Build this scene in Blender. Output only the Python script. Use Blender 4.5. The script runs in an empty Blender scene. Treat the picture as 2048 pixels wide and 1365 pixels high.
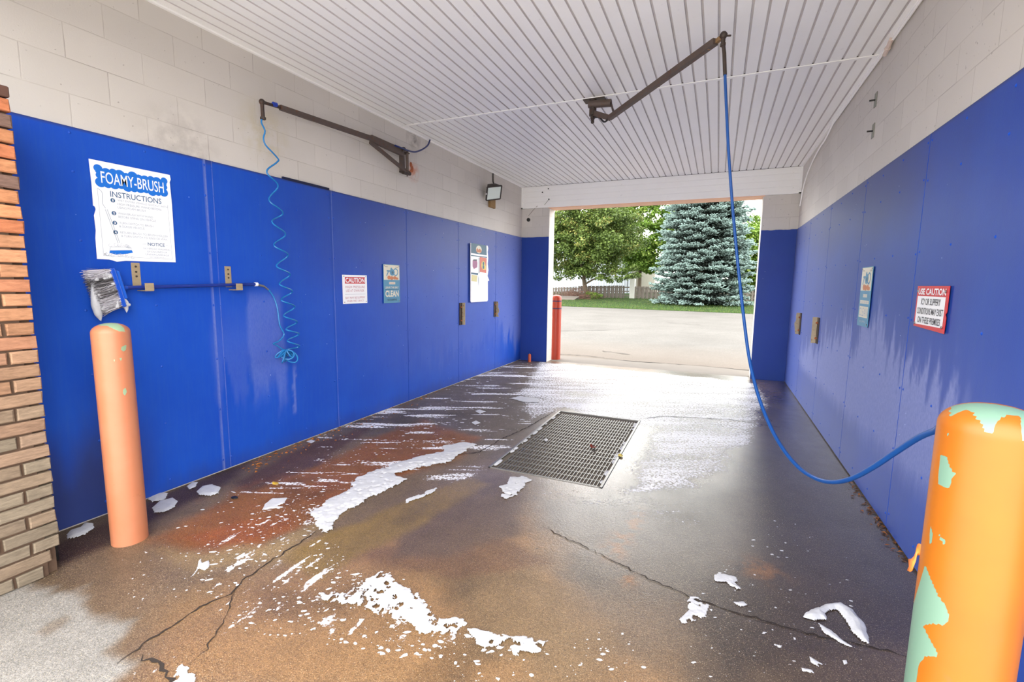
import bpy, bmesh, math, random
import numpy as np
from mathutils import Vector, Matrix

SC = bpy.context.scene
COL = SC.collection
random.seed(7)
RNG = np.random.default_rng(7)

# ------------------------------------------------------------------ camera
CAM = np.array([3.60101, 0.34368, 1.54310])
YAW, PITCH, ROLL, FPX = 0.41103, 0.12298, 0.01188, 934.63
_cy, _sy = math.cos(YAW), math.sin(YAW)
FWD = np.array([-_sy*math.cos(PITCH), _cy*math.cos(PITCH), -math.sin(PITCH)])
_r = np.array([_cy, _sy, 0.0]); _u = np.cross(_r, FWD)
RGT = math.cos(ROLL)*_r + math.sin(ROLL)*_u
UPV = -math.sin(ROLL)*_r + math.cos(ROLL)*_u
cam = bpy.data.cameras.new('camera')
cam.sensor_width = 36.0; cam.lens = FPX/2048*36.0
cam.clip_start = 0.05; cam.clip_end = 500
camo = bpy.data.objects.new('camera', cam); COL.objects.link(camo)
M = Matrix.Identity(4)
for i in range(3):
    M[i][0], M[i][1], M[i][2], M[i][3] = RGT[i], UPV[i], -FWD[i], CAM[i]
camo.matrix_world = M
SC.camera = camo

# ------------------------------------------------------------------ sky and exposure
SC.view_settings.view_transform = 'Standard'
SC.view_settings.look = 'None'
SC.view_settings.gamma = 1.0
SC.view_settings.use_curve_mapping = False
SC.view_settings.exposure = 0.66
SKY_FRONT, SKY_BACK = 4.6, 4.6
W_ = bpy.data.worlds.new('sky'); SC.world = W_; W_.use_nodes = True
nt = W_.node_tree; nt.nodes.clear()
tc = nt.nodes.new('ShaderNodeTexCoord')
dt = nt.nodes.new('ShaderNodeVectorMath'); dt.operation = 'DOT_PRODUCT'
dt.inputs[1].default_value = Vector((0.15, -0.86, 0.48)).normalized()   # towards the hidden sun, behind the camera
nt.links.new(tc.outputs['Generated'], dt.inputs[0])
mr = nt.nodes.new('ShaderNodeMapRange'); mr.interpolation_type = 'SMOOTHSTEP'
for i, v in ((1, -0.1), (2, 1.0), (3, SKY_FRONT), (4, SKY_BACK)): mr.inputs[i].default_value = v
nt.links.new(dt.outputs['Value'], mr.inputs[0])
bg = nt.nodes.new('ShaderNodeBackground'); bg.inputs[0].default_value = (1.0, 0.99, 0.97, 1)
nt.links.new(mr.outputs[0], bg.inputs[1])
wo = nt.nodes.new('ShaderNodeOutputWorld'); nt.links.new(bg.outputs[0], wo.inputs[0])
SC.cycles.max_bounces = 10
SC.cycles.diffuse_bounces = 7
SC.cycles.sample_clamp_indirect = 8
try:
    SC.cycles.use_denoising = True
except Exception:
    pass

# ------------------------------------------------------------------ helpers: picture <-> place
def ray(px, py): return FWD + RGT*(px-1024)/FPX - UPV*(py-682.5)/FPX
def hit(px, py, ax, v):
    d = ray(px, py); t = (v-CAM[ax])/d[ax]; return CAM + d*t
def fl(px, py, z=0.0): return hit(px, py, 2, z)
def project(P):
    P = np.asarray(P, float) - CAM
    z = P@FWD
    return 1024+FPX*(P@RGT)/z, 682.5-FPX*(P@UPV)/z
W, HC, YF, HP = 4.699, 3.397, 9.016, 2.44      # bay width, ceiling, far wall, panel height

def lin(c):
    c = np.asarray(c, float)/255.0
    return tuple(np.where(c <= 0.04045, c/12.92, ((c+0.055)/1.055)**2.4))

# numpy noise
def vnoise(x, y, seed=0):
    xi = np.floor(x).astype(np.int64); yi = np.floor(y).astype(np.int64)
    fx = x-xi; fy = y-yi; fx = fx*fx*(3-2*fx); fy = fy*fy*(3-2*fy)
    def h(a, b):
        n = (a*374761393 + b*668265263 + seed*974634777) & 0xffffffff
        n = ((n ^ (n >> 13))*1274126177) & 0xffffffff
        return ((n ^ (n >> 16)) & 0xffff)/65535.0
    return (h(xi, yi)*(1-fx)+h(xi+1, yi)*fx)*(1-fy)+(h(xi, yi+1)*(1-fx)+h(xi+1, yi+1)*fx)*fy
def fbm(x, y, seed=0, o=4):
    s = 0; a = 1; t = 0
    for k in range(o):
        s = s+a*vnoise(x*2**k, y*2**k, seed+k*17); t += a; a *= 0.5
    return s/t
def sdpoly(X, Y, poly):
    """signed distance, positive inside"""
    P = np.asarray(poly, float)[:, :2]; n = len(P)
    d = np.full(X.shape, 1e9); ins = np.zeros(X.shape, bool)
    for i in range(n):
        a, b = P[i], P[(i+1) % n]
        ex, ey = b-a; wx, wy = X-a[0], Y-a[1]
        t = np.clip((wx*ex+wy*ey)/(ex*ex+ey*ey+1e-12), 0, 1)
        d = np.minimum(d, (wx-t*ex)**2+(wy-t*ey)**2)
        c = ((a[1] > Y) != (b[1] > Y)) & (X < (b[0]-a[0])*(Y-a[1])/(b[1]-a[1]+1e-15)+a[0])
        ins ^= c
    return np.sqrt(d)*np.where(ins, 1, -1)
def sdline(X, Y, pts):
    d = np.full(X.shape, 1e9)
    for a, b in zip(pts[:-1], pts[1:]):
        ex, ey = b[0]-a[0], b[1]-a[1]
        t = np.clip(((X-a[0])*ex+(Y-a[1])*ey)/(ex*ex+ey*ey+1e-12), 0, 1)
        d = np.minimum(d, (X-a[0]-t*ex)**2+(Y-a[1]-t*ey)**2)
    return np.sqrt(d)
def sst(a, b, x):
    t = np.clip((x-a)/(b-a), 0, 1); return t*t*(3-2*t)

# ------------------------------------------------------------------ materials
class NT:
    def __init__(s, name):
        s.m = bpy.data.materials.new(name); s.m.use_nodes = True
        s.t = s.m.node_tree; s.n = s.t.nodes; s.b = s.n['Principled BSDF']
    def new(s, typ, **k):
        n = s.n.new(typ)
        for a, v in k.items(): setattr(n, a, v)
        return n
    def put(s, sock, v):
        if isinstance(v, bpy.types.NodeSocket): s.t.links.new(v, sock)
        elif isinstance(v, (tuple, list)) and len(v) == 3 and sock.type == 'RGBA': sock.default_value = (*v, 1)
        else: sock.default_value = v
    def mix(s, f, a, b):
        n = s.new('ShaderNodeMix', data_type='RGBA'); s.put(n.inputs[0], f); s.put(n.inputs[6], a); s.put(n.inputs[7], b); return n.outputs[2]
    def math(s, op, a, b=0.0, c=0.0, clamp=False):
        n = s.new('ShaderNodeMath', operation=op, use_clamp=clamp); s.put(n.inputs[0], a); s.put(n.inputs[1], b); s.put(n.inputs[2], c); return n.outputs[0]
    def rng(s, v, a, b, c=0.0, d=1.0):
        n = s.new('ShaderNodeMapRange'); s.put(n.inputs[0], v)
        for i, q in enumerate((a, b, c, d)): s.put(n.inputs[i+1], q)
        return n.outputs[0]
    def coord(s, scale=(1, 1, 1), kind='Object'):
        t = s.new('ShaderNodeTexCoord'); m = s.new('ShaderNodeMapping'); s.t.links.new(t.outputs[kind], m.inputs[0]); m.inputs[3].default_value = scale; return m.outputs[0]
    def noise(s, scale, detail=3, vec=None, rough=0.6):
        n = s.new('ShaderNodeTexNoise'); s.put(n.inputs['Scale'], scale); s.put(n.inputs['Detail'], detail); s.put(n.inputs['Roughness'], rough)
        s.put(n.inputs['Vector'], vec if vec is not None else s.coord()); return n.outputs[0]
    def attr(s, name):
        n = s.new('ShaderNodeAttribute', attribute_name=name); return n
    def bump(s, h, strength=0.3, dist=0.01, normal=None):
        n = s.new('ShaderNodeBump'); s.put(n.inputs['Strength'], strength); s.put(n.inputs['Distance'], dist); s.put(n.inputs['Height'], h)
        if normal is not None: s.put(n.inputs['Normal'], normal)
        s.put(s.b.inputs['Normal'], n.outputs[0]); return n.outputs[0]
    def base(s, c, rough=0.5, metal=0.0, spec=0.5):
        s.put(s.b.inputs['Base Color'], c); s.put(s.b.inputs['Roughness'], rough); s.put(s.b.inputs['Metallic'], metal); s.put(s.b.inputs['Specular IOR Level'], spec)

def simple(name, rgb, rough=0.5, metal=0.0, var=0.12, scale=8, bump=0.0, bscale=40):
    n = NT(name); c = lin(rgb)
    d = tuple(x*(1-var*2) for x in c)
    n.base(n.mix(n.noise(scale, 4), d, c), rough, metal)
    if bump: n.bump(n.noise(bscale, 4), bump, 0.004)
    return n.m

M_ = {}
def mat_block():
    n = NT('painted_block'); g = n.new('ShaderNodeNewGeometry'); sp = n.new('ShaderNodeSeparateXYZ'); n.put(sp.inputs[0], g.outputs['Position'])
    cx = n.new('ShaderNodeCombineXYZ'); 
    n.put(cx.inputs[0], n.math('ADD', n.math('ADD', sp.outputs[1], sp.outputs[0]), 0.10)); n.put(cx.inputs[1], n.math('ADD', sp.outputs[2], 0.175))
    br = n.new('ShaderNodeTexBrick', offset=0.5, offset_frequency=2)
    n.put(br.inputs['Vector'], cx.outputs[0])
    for k, v in (('Scale', 1.0), ('Mortar Size', 0.004), ('Mortar Smooth', 0.4), ('Brick Width', 0.415), ('Row Height', 0.2005)): n.put(br.inputs[k], v)
    n.put(br.inputs['Color1'], (1.0, 1.0, 1.0)); n.put(br.inputs['Color2'], (0.93, 0.93, 0.93)); n.put(br.inputs['Mortar'], (0.93, 0.92, 0.91))
    P = g.outputs['Position']
    big = n.noise(1.1, 3, P); c = n.mix(big, lin((198, 191, 182)), lin((212, 206, 199)))
    # sparse pits
    pit = n.noise(38, 2, P, 0.5); pm = n.rng(pit, 0.70, 0.76)
    c = n.mix(n.math('MULTIPLY', pm, 0.55), c, lin((120, 108, 98)))
    mx = n.new('ShaderNodeMix', data_type='RGBA', blend_type='MULTIPLY'); n.put(mx.inputs[0], 1.0); n.put(mx.inputs[6], c); n.put(mx.inputs[7], br.outputs[0])
    # fine dark hairline in part of the joints
    brk = n.rng(n.noise(2.3, 2, P), 0.42, 0.60)
    br2 = n.new('ShaderNodeTexBrick', offset=0.5, offset_frequency=2); n.put(br2.inputs['Vector'], cx.outputs[0])
    for k, v in (('Scale', 1.0), ('Mortar Size', 0.0016), ('Mortar Smooth', 0.1), ('Brick Width', 0.415), ('Row Height', 0.2005)): n.put(br2.inputs[k], v)
    hair = n.math('MULTIPLY', br2.outputs['Fac'], brk)
    c2 = n.mix(n.math('MULTIPLY', hair, 0.55), mx.outputs[2], lin((110, 98, 90)))
    for cc, rad, col_, am in (((0, 5.45, 3.35), .17, (96, 88, 84), .75), ((0, 5.42, 2.93), .16, (190, 120, 84), .8), ((0, 3.30, 2.78), .30, (186, 172, 128), .45), ((0, 2.6, 2.47), .35, (120, 112, 106), .3), ((4.7, 2.6, 3.2), .8, (170, 158, 140), .25)):
        dv = n.new('ShaderNodeVectorMath', operation='DISTANCE'); n.put(dv.inputs[0], P); dv.inputs[1].default_value = cc
        k = n.math('MULTIPLY', n.rng(dv.outputs['Value'], rad, rad*.35), n.rng(n.noise(9, 4, P), .38, .6)); c2 = n.mix(n.math('MULTIPLY', k, am), c2, lin(col_))
    n.base(c2, 0.55)
    h = n.math('SUBTRACT', n.math('MULTIPLY', n.noise(110, 4, P), 0.12), n.math('MULTIPLY', br.outputs['Fac'], 0.6))
    n.bump(h, 0.35, 0.012)
    return n.m
def mat_blue():
    n = NT('blue_panel_paint'); P = n.coord()
    ch = n.attr('chalk').outputs['Fac']
    gr = n.attr('grime_shade').outputs['Fac']  # dirt, plus shade painted on the right wall and far piers
    st = n.noise(7, 4, n.coord((1, 6, 0.5)), 0.65)
    base = n.mix(n.noise(2.0, 4, P), lin((18, 62, 168)), lin((32, 86, 192)))
    base = n.mix(n.rng(st, 0.45, 0.8, 0, 0.30), base, lin((46, 92, 172)))
    fine = n.noise(60, 3, n.coord((1, 2.2, 0.6)), 0.7)
    m = n.math('MULTIPLY', ch, n.rng(fine, 0.25, 0.65, 0.55, 1.0))
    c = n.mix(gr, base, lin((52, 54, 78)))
    c = n.mix(n.math('MULTIPLY', m, 0.85, clamp=True), c, lin((140, 150, 200)))
    # tiny white foam flecks
    v = n.new('ShaderNodeTexVoronoi'); n.put(v.inputs['Scale'], 14); n.put(v.inputs['Vector'], P)
    fk = n.math('MULTIPLY', n.math('LESS_THAN', v.outputs['Distance'], 0.045), n.math('GREATER_THAN', n.noise(5, 2, P), 0.60))
    c = n.mix(fk, c, lin((190, 205, 240)))
    n.base(c, n.rng(m, 0, 1, 0.40, 0.6), 0.0, 0.2)
    n.bump(n.noise(150, 3, P), 0.10, 0.003)
    return n.m
def mat_vinyl():
    n = NT('white_vinyl'); P = n.coord()
    c = n.mix(n.noise(1.5, 4, P), lin((242, 240, 236)), lin((252, 251, 248)))
    sp = n.rng(n.noise(22, 3, P, 0.5), 0.68, 0.78, 0, 0.25)
    c = n.mix(sp, c, lin((165, 150, 145)))
    n.base(c, 0.42); return n.m
def mat_floor():
    n = NT('wet_concrete')
    g = n.new('ShaderNodeNewGeometry'); P = g.outputs['Position']
    col = n.attr('tint').outputs['Color']
    f1 = n.noise(170, 2, P, 0.8); f2 = n.noise(55, 3, P, 0.7); f3 = n.noise(6, 4, P, 0.6)
    k = n.math('MULTIPLY', n.rng(f1, 0.3, 0.7, 0.45, 1.55), n.rng(f2, 0.3, 0.7, 0.75, 1.25))
    k = n.math('MULTIPLY', k, n.rng(f3, 0.3, 0.7, 0.86, 1.14))
    sc = n.new('ShaderNodeVectorMath', operation='SCALE'); n.put(sc.inputs[0], col); n.put(sc.inputs['Scale'], k)
    c = sc.outputs[0]
    # light aggregate specks
    ag = n.rng(n.noise(240, 1, P, 0.5), 0.63, 0.72, 0, 0.6); c = n.mix(ag, c, lin((205, 185, 150)))
    # dark pits
    v = n.new('ShaderNodeTexVoronoi'); n.put(v.inputs['Scale'], 9); n.put(v.inputs['Vector'], P)
    pit = n.math('MULTIPLY', n.math('LESS_THAN', v.outputs['Distance'], 0.06), n.math('GREATER_THAN', n.noise(3, 2, P), 0.55))
    c = n.mix(n.math('MULTIPLY', pit, 0.7), c, lin((50, 38, 28)))
    foam = n.attr('foam').outputs['Fac']  # foam, plus the painted glare by the exit
    # bubbles and ragged edges
    vb = n.new('ShaderNodeTexNoise'); n.put(vb.inputs['Scale'], 42); n.put(vb.inputs['Detail'], 5); n.put(vb.inputs['Roughness'], 0.68); n.put(vb.inputs['Vector'], P)
    fm = n.rng(n.math('ADD', foam, n.math('MULTIPLY', n.math('SUBTRACT', vb.outputs[0], 0.5), 1.5)), 0.46, 0.62)
    fm = n.math('MULTIPLY', fm, n.rng(foam, 0.02, 0.12))
    c = n.mix(n.math('MULTIPLY', fm, 0.94), c, lin((240, 240, 246)))
    wet = n.attr('wet').outputs['Fac']
    r = n.rng(n.math('ADD', wet, n.math('MULTIPLY', n.math('SUBTRACT', f3, 0.5), 0.25)), 0, 1, 0.85, 0.22)
    r = n.math('ADD', r, n.math('MULTIPLY', fm, 0.22), clamp=True)
    n.base(c, r, 0, 0.5); n.put(n.b.inputs['Coat Weight'], n.math('MULTIPLY', n.rng(wet, 0.5, 0.85), n.math('SUBTRACT', 1.0, n.math('MULTIPLY', fm, 0.5)), clamp=True)); n.put(n.b.inputs['Coat Roughness'], 0.13); n.put(n.b.inputs['Coat IOR'], 1.5)
    h = n.math('ADD', n.math('MULTIPLY', f1, 0.45), n.math('MULTIPLY', f2, 0.55))
    h = n.math('ADD', h, n.math('MULTIPLY', fm, 0.5))
    h = n.math('SUBTRACT', h, n.math('MULTIPLY', pit, 0.8))
    nn = n.bump(h, n.rng(wet, 0, 1, 0.6, 0.55), 0.0045); n.put(n.b.inputs['Coat Normal'], nn)
    return n.m
def mat_leaf(name, dark, light, warm, trans=0.25):
    n = NT(name); t = n.attr('tint').outputs['Fac']
    c = n.mix(n.rng(t, 0, 0.75), lin(dark), lin(light)); c = n.mix(n.rng(t, 0.82, 1.0), c, lin(warm))
    n.base(c, 0.6, 0, 0.3)
    tr = n.new('ShaderNodeBsdfTranslucent'); n.put(tr.inputs[0], c)
    mx = n.new('ShaderNodeMixShader'); n.put(mx.inputs[0], trans); n.t.links.new(n.b.outputs[0], mx.inputs[1]); n.t.links.new(tr.outputs[0], mx.inputs[2])
    out = n.n['Material Output']; n.t.links.new(mx.outputs[0], out.inputs[0]); return n.m
def mat_asphalt():
    n = NT('old_asphalt'); g = n.new('ShaderNodeNewGeometry'); P = g.outputs['Position']
    sp = n.new('ShaderNodeSeparateXYZ'); n.put(sp.inputs[0], P)
    c = n.mix(n.rng(n.noise(0.5, 5, P, 0.7), .35, .65), lin((72, 70, 67)), lin((93, 91, 88)))
    c = n.mix(n.rng(n.noise(28, 3, P, 0.8), 0.35, 0.7), c, lin((70, 66, 61)))
    c = n.mix(n.rng(n.noise(60, 1, P), 0.6, 0.75, 0, 0.5), c, lin((150, 140, 128)))
    near = n.rng(sp.outputs[1], 10.0, 13.5, 1, 0)
    c = n.mix(n.math('MULTIPLY', near, 0.7), c, lin((98, 86, 74)))
    n.base(c, 0.85); n.bump(n.noise(90, 3, P), 0.4, 0.01); return n.m
def mat_lawn():
    n = NT('lawn'); P = n.coord()
    c = n.mix(n.noise(0.8, 4, P), lin((34, 50, 26)), lin((54, 72, 38))); c = n.mix(n.rng(n.noise(2.5, 3, P), 0.6, 0.75), c, lin((112, 100, 66)))
    n.base(c, 0.9, 0, 0.1); n.bump(n.noise(60, 3, P), 0.8, 0.03); return n.m
def mat_bollard(name, paint, under, warm=None):
    n = NT(name); P = n.coord()
    f = n.attr('peel').outputs['Fac']
    e = n.rng(n.math('ADD', f, n.math('MULTIPLY', n.math('SUBTRACT', n.noise(90, 4, P), 0.5), 0.35)), 0.48, 0.52)
    c = n.mix(n.noise(5, 3, P), lin(paint), lin(warm or paint))
    c = n.mix(n.rng(n.noise(30, 4, P), 0.66, 0.75, 0, 0.3), c, lin((150, 90, 50)))
    c = n.mix(e, c, lin(under))
    n.base(c, 0.42); n.bump(n.math('SUBTRACT', n.math('MULTIPLY', n.noise(40, 3, P), 0.1), e), 0.35, 0.002); return n.m
def mat_brick():
    n = NT('face_brick'); P = n.coord()
    col = n.attr('tint').outputs['Color']
    k = n.rng(n.noise(45, 4, n.coord((1, 0.35, 2.0)), 0.7), 0.3, 0.7, 0.72, 1.25)
    sc = n.new('ShaderNodeVectorMath', operation='SCALE'); n.put(sc.inputs[0], col); n.put(sc.inputs['Scale'], k)
    n.base(sc.outputs[0], 0.85, 0, 0.2); n.bump(n.noise(60, 5, n.coord((1, 0.4, 1.6)), 0.7), 0.55, 0.006); return n.m
def mat_rust(name, a, b, c_, metal=0.35, rough=0.65):
    n = NT(name); P = n.coord()
    c = n.mix(n.noise(9, 4, P), lin(a), lin(b)); c = n.mix(n.rng(n.noise(26, 4, P), 0.56, 0.7), c, lin(c_))
    n.base(c, rough, metal); n.bump(n.noise(70, 4, P), 0.3, 0.003); return n.m
def mat_siding():
    n = NT('ribbed_steel_siding'); P = n.coord(); w = n.new('ShaderNodeTexWave', wave_type='BANDS', bands_direction='X'); n.put(w.inputs['Scale'], 1.05); n.put(w.inputs['Vector'], P)
    n.base(n.mix(n.rng(w.outputs[1], 0.0, 0.25), lin((158, 166, 176)), lin((186, 192, 200))), 0.6); n.bump(w.outputs[1], 0.4, 0.05); return n.m
def mat_wood(name, a, b, scale=(3, 30, 3)):
    n = NT(name); c = n.mix(n.noise(3, 5, n.coord(scale), 0.7), lin(a), lin(b)); n.base(c, 0.8, 0, 0.2); n.bump(n.noise(5, 4, n.coord(scale)), 0.3, 0.003); return n.m
def mat_foam():
    n = NT('soap_foam'); P = n.coord()
    n.base(n.mix(n.noise(30, 4, P), lin((180, 181, 185)), lin((214, 214, 217))), 0.55, 0, 0.3)
    n.put(n.b.inputs['Subsurface Weight'], 0.0); n.bump(n.noise(160, 4, P, 0.7), 0.35, 0.004); return n.m
def mat_water():
    n = NT('drain_water'); P = n.coord(); n.base(n.mix(n.noise(3, 3, P), lin((12, 12, 12)), lin((34, 32, 30))), 0.06, 0, 0.9); n.bump(n.noise(9, 3, P), 0.12, 0.01); return n.m

MB, MBLUE, MV, MF, MFOAM = mat_block(), mat_blue(), mat_vinyl(), mat_floor(), mat_foam()
M_ASPH, M_LAWN = mat_asphalt(), mat_lawn()
M_STEEL = mat_rust('weathered_brown_steel', (78, 66, 61), (102, 88, 80), (104, 68, 48), 0.3, 0.6)
M_DARKST = mat_rust('dark_greasy_steel', (52, 44, 40), (80, 68, 60), (92, 58, 40), 0.4, 0.55)
M_RUST = mat_rust('orange_rust', (150, 82, 48), (186, 106, 62), (96, 50, 32), 0.0, 0.8)
M_GALV = simple('galvanised_steel', (150, 148, 144), 0.36, 0.7, 0.15, 20)
M_WHITE = simple('white_sign_face', (244, 244, 246), 0.4, 0, 0.01)
M_BLACK = simple('black_plastic', (22, 22, 24), 0.45)
M_HOSE = simple('blue_hose_rubber', (14, 74, 146), 0.36, 0, 0.08)
M_HOSED = simple('dark_blue_hose_rubber', (24, 62, 126), 0.35, 0, 0.08)
M_COIL = simple('clear_blue_coil_tube', (36, 122, 186), 0.25, 0, 0.05)
M_TAN = mat_wood('weathered_tan_plate', (140, 122, 96), (176, 158, 128), (6, 6, 40))
M_FENCE = mat_wood('grey_fence_wood', (92, 86, 80), (132, 124, 116), (20, 20, 3))
M_BARK = mat_wood('tree_bark', (82, 72, 60), (118, 106, 90), (8, 8, 2))
M_MORTAR = simple('dark_mortar', (92, 70, 54), 0.9, 0, 0.2, 30, 0.4)
M_CONC = simple('pale_dry_concrete', (106, 99, 91), 0.85, 0, 0.12, 3, 0.3)
M_FRONT = simple('bounce_concrete', (206, 202, 194), 0.85, 0, 0.05, 3, 0.3)
M_CRACK = simple('crack_dirt', (44, 34, 28), 0.9)
M_WATER = mat_water()
M_GROOVE = simple('vinyl_groove', (226, 221, 217), 0.6)  # soffit grooves a little darker than the flats

# ------------------------------------------------------------------ geometry helpers
def tag(o, label=None, cat=None, group=None, kind=None):
    if label: o['label'] = label
    if cat: o['category'] = cat
    if group: o['group'] = group
    if kind: o['kind'] = kind
    return o
def mesh_obj(name, verts, faces, m, parent=None, smooth=False, attrs=None, loc=None):
    me = bpy.data.meshes.new(name)
    V = np.asarray(verts, np.float32).reshape(-1, 3)
    if isinstance(faces, np.ndarray):
        k = faces.shape[1]; nf = len(faces)
        me.vertices.add(len(V)); me.vertices.foreach_set('co', V.ravel())
        me.loops.add(nf*k); me.loops.foreach_set('vertex_index', faces.astype(np.int32).ravel())
        me.polygons.add(nf); me.polygons.foreach_set('loop_start', np.arange(0, nf*k, k, dtype=np.int32))
        try: me.polygons.foreach_set('loop_total', np.full(nf, k, np.int32))
        except Exception: pass
        me.update(calc_edges=True)
    else:
        me.from_pydata([tuple(map(float, v)) for v in V], [], faces)
    if attrs:
        for an, (typ, data) in attrs.items():
            at = me.attributes.new(an, typ, 'POINT')
            at.data.foreach_set('color' if 'COLOR' in typ else 'value', np.asarray(data, np.float32).ravel())
    if m is not None: me.materials.append(m)
    if smooth:
        me.polygons.foreach_set('use_smooth', [True]*len(me.polygons))
    me.update()
    o = bpy.data.objects.new(name, me); COL.objects.link(o)
    if parent is not None:
        o.parent = parent
    return o
def empty(name, loc=(0, 0, 0), label=None, cat=None, group=None, kind=None):
    o = bpy.data.objects.new(name, None); COL.objects.link(o); o.location = [float(v) for v in loc]
    o.empty_display_size = 0.1
    return tag(o, label, cat, group, kind)
class G:
    """collects world-space geometry into ONE mesh"""
    def __init__(s): s.v = []; s.f = []; s.mi = []
    def add(s, V, F, mi=0):
        b = len(s.v); s.v += [tuple(map(float, p)) for p in V]; s.f += [tuple(i+b for i in f) for f in F]; s.mi += [mi]*len(F); return s
    def box(s, a, b, mi=0, bev=0.0):
        x0, y0, z0 = a; x1, y1, z1 = b
        if bev <= 0:
            V = [(x, y, z) for x in (x0, x1) for y in (y0, y1) for z in (z0, z1)]
            return s.add(V, [(0, 1, 3, 2), (4, 6, 7, 5), (0, 4, 5, 1), (2, 3, 7, 6), (0, 2, 6, 4), (1, 5, 7, 3)], mi)
        bm = bmesh.new(); bmesh.ops.create_cube(bm, size=1)
        for v in bm.verts: v.co = Vector(((x0+x1)/2+v.co.x*(x1-x0), (y0+y1)/2+v.co.y*(y1-y0), (z0+z1)/2+v.co.z*(z1-z0)))
        bmesh.ops.bevel(bm, geom=bm.edges[:], offset=bev, segments=1, affect='EDGES')
        bm.verts.index_update(); s.add([v.co for v in bm.verts], [[v.index for v in f.verts] for f in bm.faces], mi); bm.free(); return s
    def obox(s, p, q, w, h, up=(0, 0, 1), mi=0, w2=None, h2=None):
        """beam from p to q, width w across, height h"""
        p, q = Vector(p), Vector(q); d = (q-p).normalized(); up = Vector(up); sd = d.cross(up).normalized(); u = sd.cross(d).normalized()
        w2 = w if w2 is None else w2; h2 = h if h2 is None else h2; V = []
        for c, ww, hh in ((p, w, h), (q, w2, h2)):
            for a, b in ((-1, -1), (1, -1), (1, 1), (-1, 1)): V.append(c+sd*a*ww/2+u*b*hh/2)
        return s.add(V, [(3, 2, 1, 0), (4, 5, 6, 7), (0, 1, 5, 4), (1, 2, 6, 5), (2, 3, 7, 6), (3, 0, 4, 7)], mi)
    def tube(s, pts, r, n=10, mi=0, caps=True):
        P = [Vector([float(c) for c in p]) for p in pts]; R = r if isinstance(r, (list, tuple, np.ndarray)) else [r]*len(P)
        t0 = (P[1]-P[0]).normalized(); a = t0.orthogonal().normalized(); V = []
        for i, p in enumerate(P):
            t = ((P[min(i+1, len(P)-1)]-P[max(i-1, 0)])).normalized(); a = (a-t*a.dot(t)).normalized(); b = t.cross(a)
            for k in range(n):
                an = 2*math.pi*k/n; V.append(p+(a*math.cos(an)+b*math.sin(an))*R[i])
        F = [(i*n+k, i*n+(k+1) % n, (i+1)*n+(k+1) % n, (i+1)*n+k) for i in range(len(P)-1) for k in range(n)]
        if caps: F += [tuple(range(n-1, -1, -1)), tuple((len(P)-1)*n+k for k in range(n))]
        return s.add(V, F, mi)
    def cyl(s, p, q, r, n=16, mi=0, r2=None): return s.tube([p, q], [r, r if r2 is None else r2], n, mi)
    def sphere(s, c, r, n=12, mi=0, sc=(1, 1, 1)):
        V = []; F = []; m = n//2
        for i in range(m+1):
            th = math.pi*i/m
            for k in range(n): ph = 2*math.pi*k/n; V.append((c[0]+r*sc[0]*math.sin(th)*math.cos(ph), c[1]+r*sc[1]*math.sin(th)*math.sin(ph), c[2]+r*sc[2]*math.cos(th)))
        for i in range(m):
            for k in range(n): F.append((i*n+k, (i+1)*n+k, (i+1)*n+(k+1) % n, i*n+(k+1) % n))
        return s.add(V, F, mi)
    def build(s, name, mats, parent=None, smooth=False, weld=False):
        mats = mats if isinstance(mats, (list, tuple)) else [mats]
        V = s.v
        if parent is not None:
            L = parent['_w'] if '_w' in parent else None
            off = world_of(parent); V = [(a-off[0], b-off[1], c-off[2]) for a, b, c in V]
        me = bpy.data.meshes.new(name); me.from_pydata(V, [], s.f)
        for m in mats: me.materials.append(m)
        me.polygons.foreach_set('material_index', s.mi)
        bm = bmesh.new(); bm.from_mesh(me)
        if weld: bmesh.ops.remove_doubles(bm, verts=bm.verts[:], dist=1e-6)
        bmesh.ops.recalc_face_normals(bm, faces=bm.faces[:]); bm.to_mesh(me); bm.free()
        if smooth:
            me.polygons.foreach_set('use_smooth', [True]*len(me.polygons))
            try: me.set_sharp_from_angle(angle=math.radians(40))
            except Exception: pass
        me.update(); o = bpy.data.objects.new(name, me); COL.objects.link(o)
        if parent is not None: o.parent = parent
        return o
def world_of(o):
    v = Vector((0, 0, 0))
    while o is not None: v = v+o.location; o = o.parent
    return v
def smoothpath(pts, n=8):
    P = [np.array(p, float) for p in pts]; P = [2*P[0]-P[1]]+P+[2*P[-1]-P[-2]]; out = []
    for i in range(1, len(P)-2):
        a, b, c, d = P[i-1:i+3]
        for k in range(n):
            t = k/n; out.append(0.5*((2*b)+(-a+c)*t+(2*a-5*b+4*c-d)*t*t+(-a+3*b-3*c+d)*t**3))
    out.append(P[-2]); return out
def grid(name, xs, ys, zf, m, parent=None, attrs=None, hole=None, axes='xy', smooth=True):
    X, Y = np.meshgrid(xs, ys); nx, ny = len(xs), len(ys)
    Z = zf if np.isscalar(zf) else zf(X, Y); Z = Z+np.zeros_like(X)
    if axes == 'xy': V = np.stack([X, Y, Z], -1)
    else: V = np.stack([Z, X, Y], -1)      # 'yz': wall at x=Z
    i = np.arange(nx-1)[None, :]+nx*np.arange(ny-1)[:, None]
    F = np.stack([i, i+1, i+nx+1, i+nx], -1).reshape(-1, 4)
    if hole is not None:
        cx = (X[:-1, :-1]+X[1:, 1:])/2; cy = (Y[:-1, :-1]+Y[1:, 1:])/2
        keep = ~((cx > hole[0]) & (cx < hole[1]) & (cy > hole[2]) & (cy < hole[3])); F = F[keep.ravel()]
    at = {k: (t, f(X, Y)) for k, (t, f) in (attrs or {}).items()}
    return mesh_obj(name, V.reshape(-1, 3), F, m, parent, smooth, at)

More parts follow.
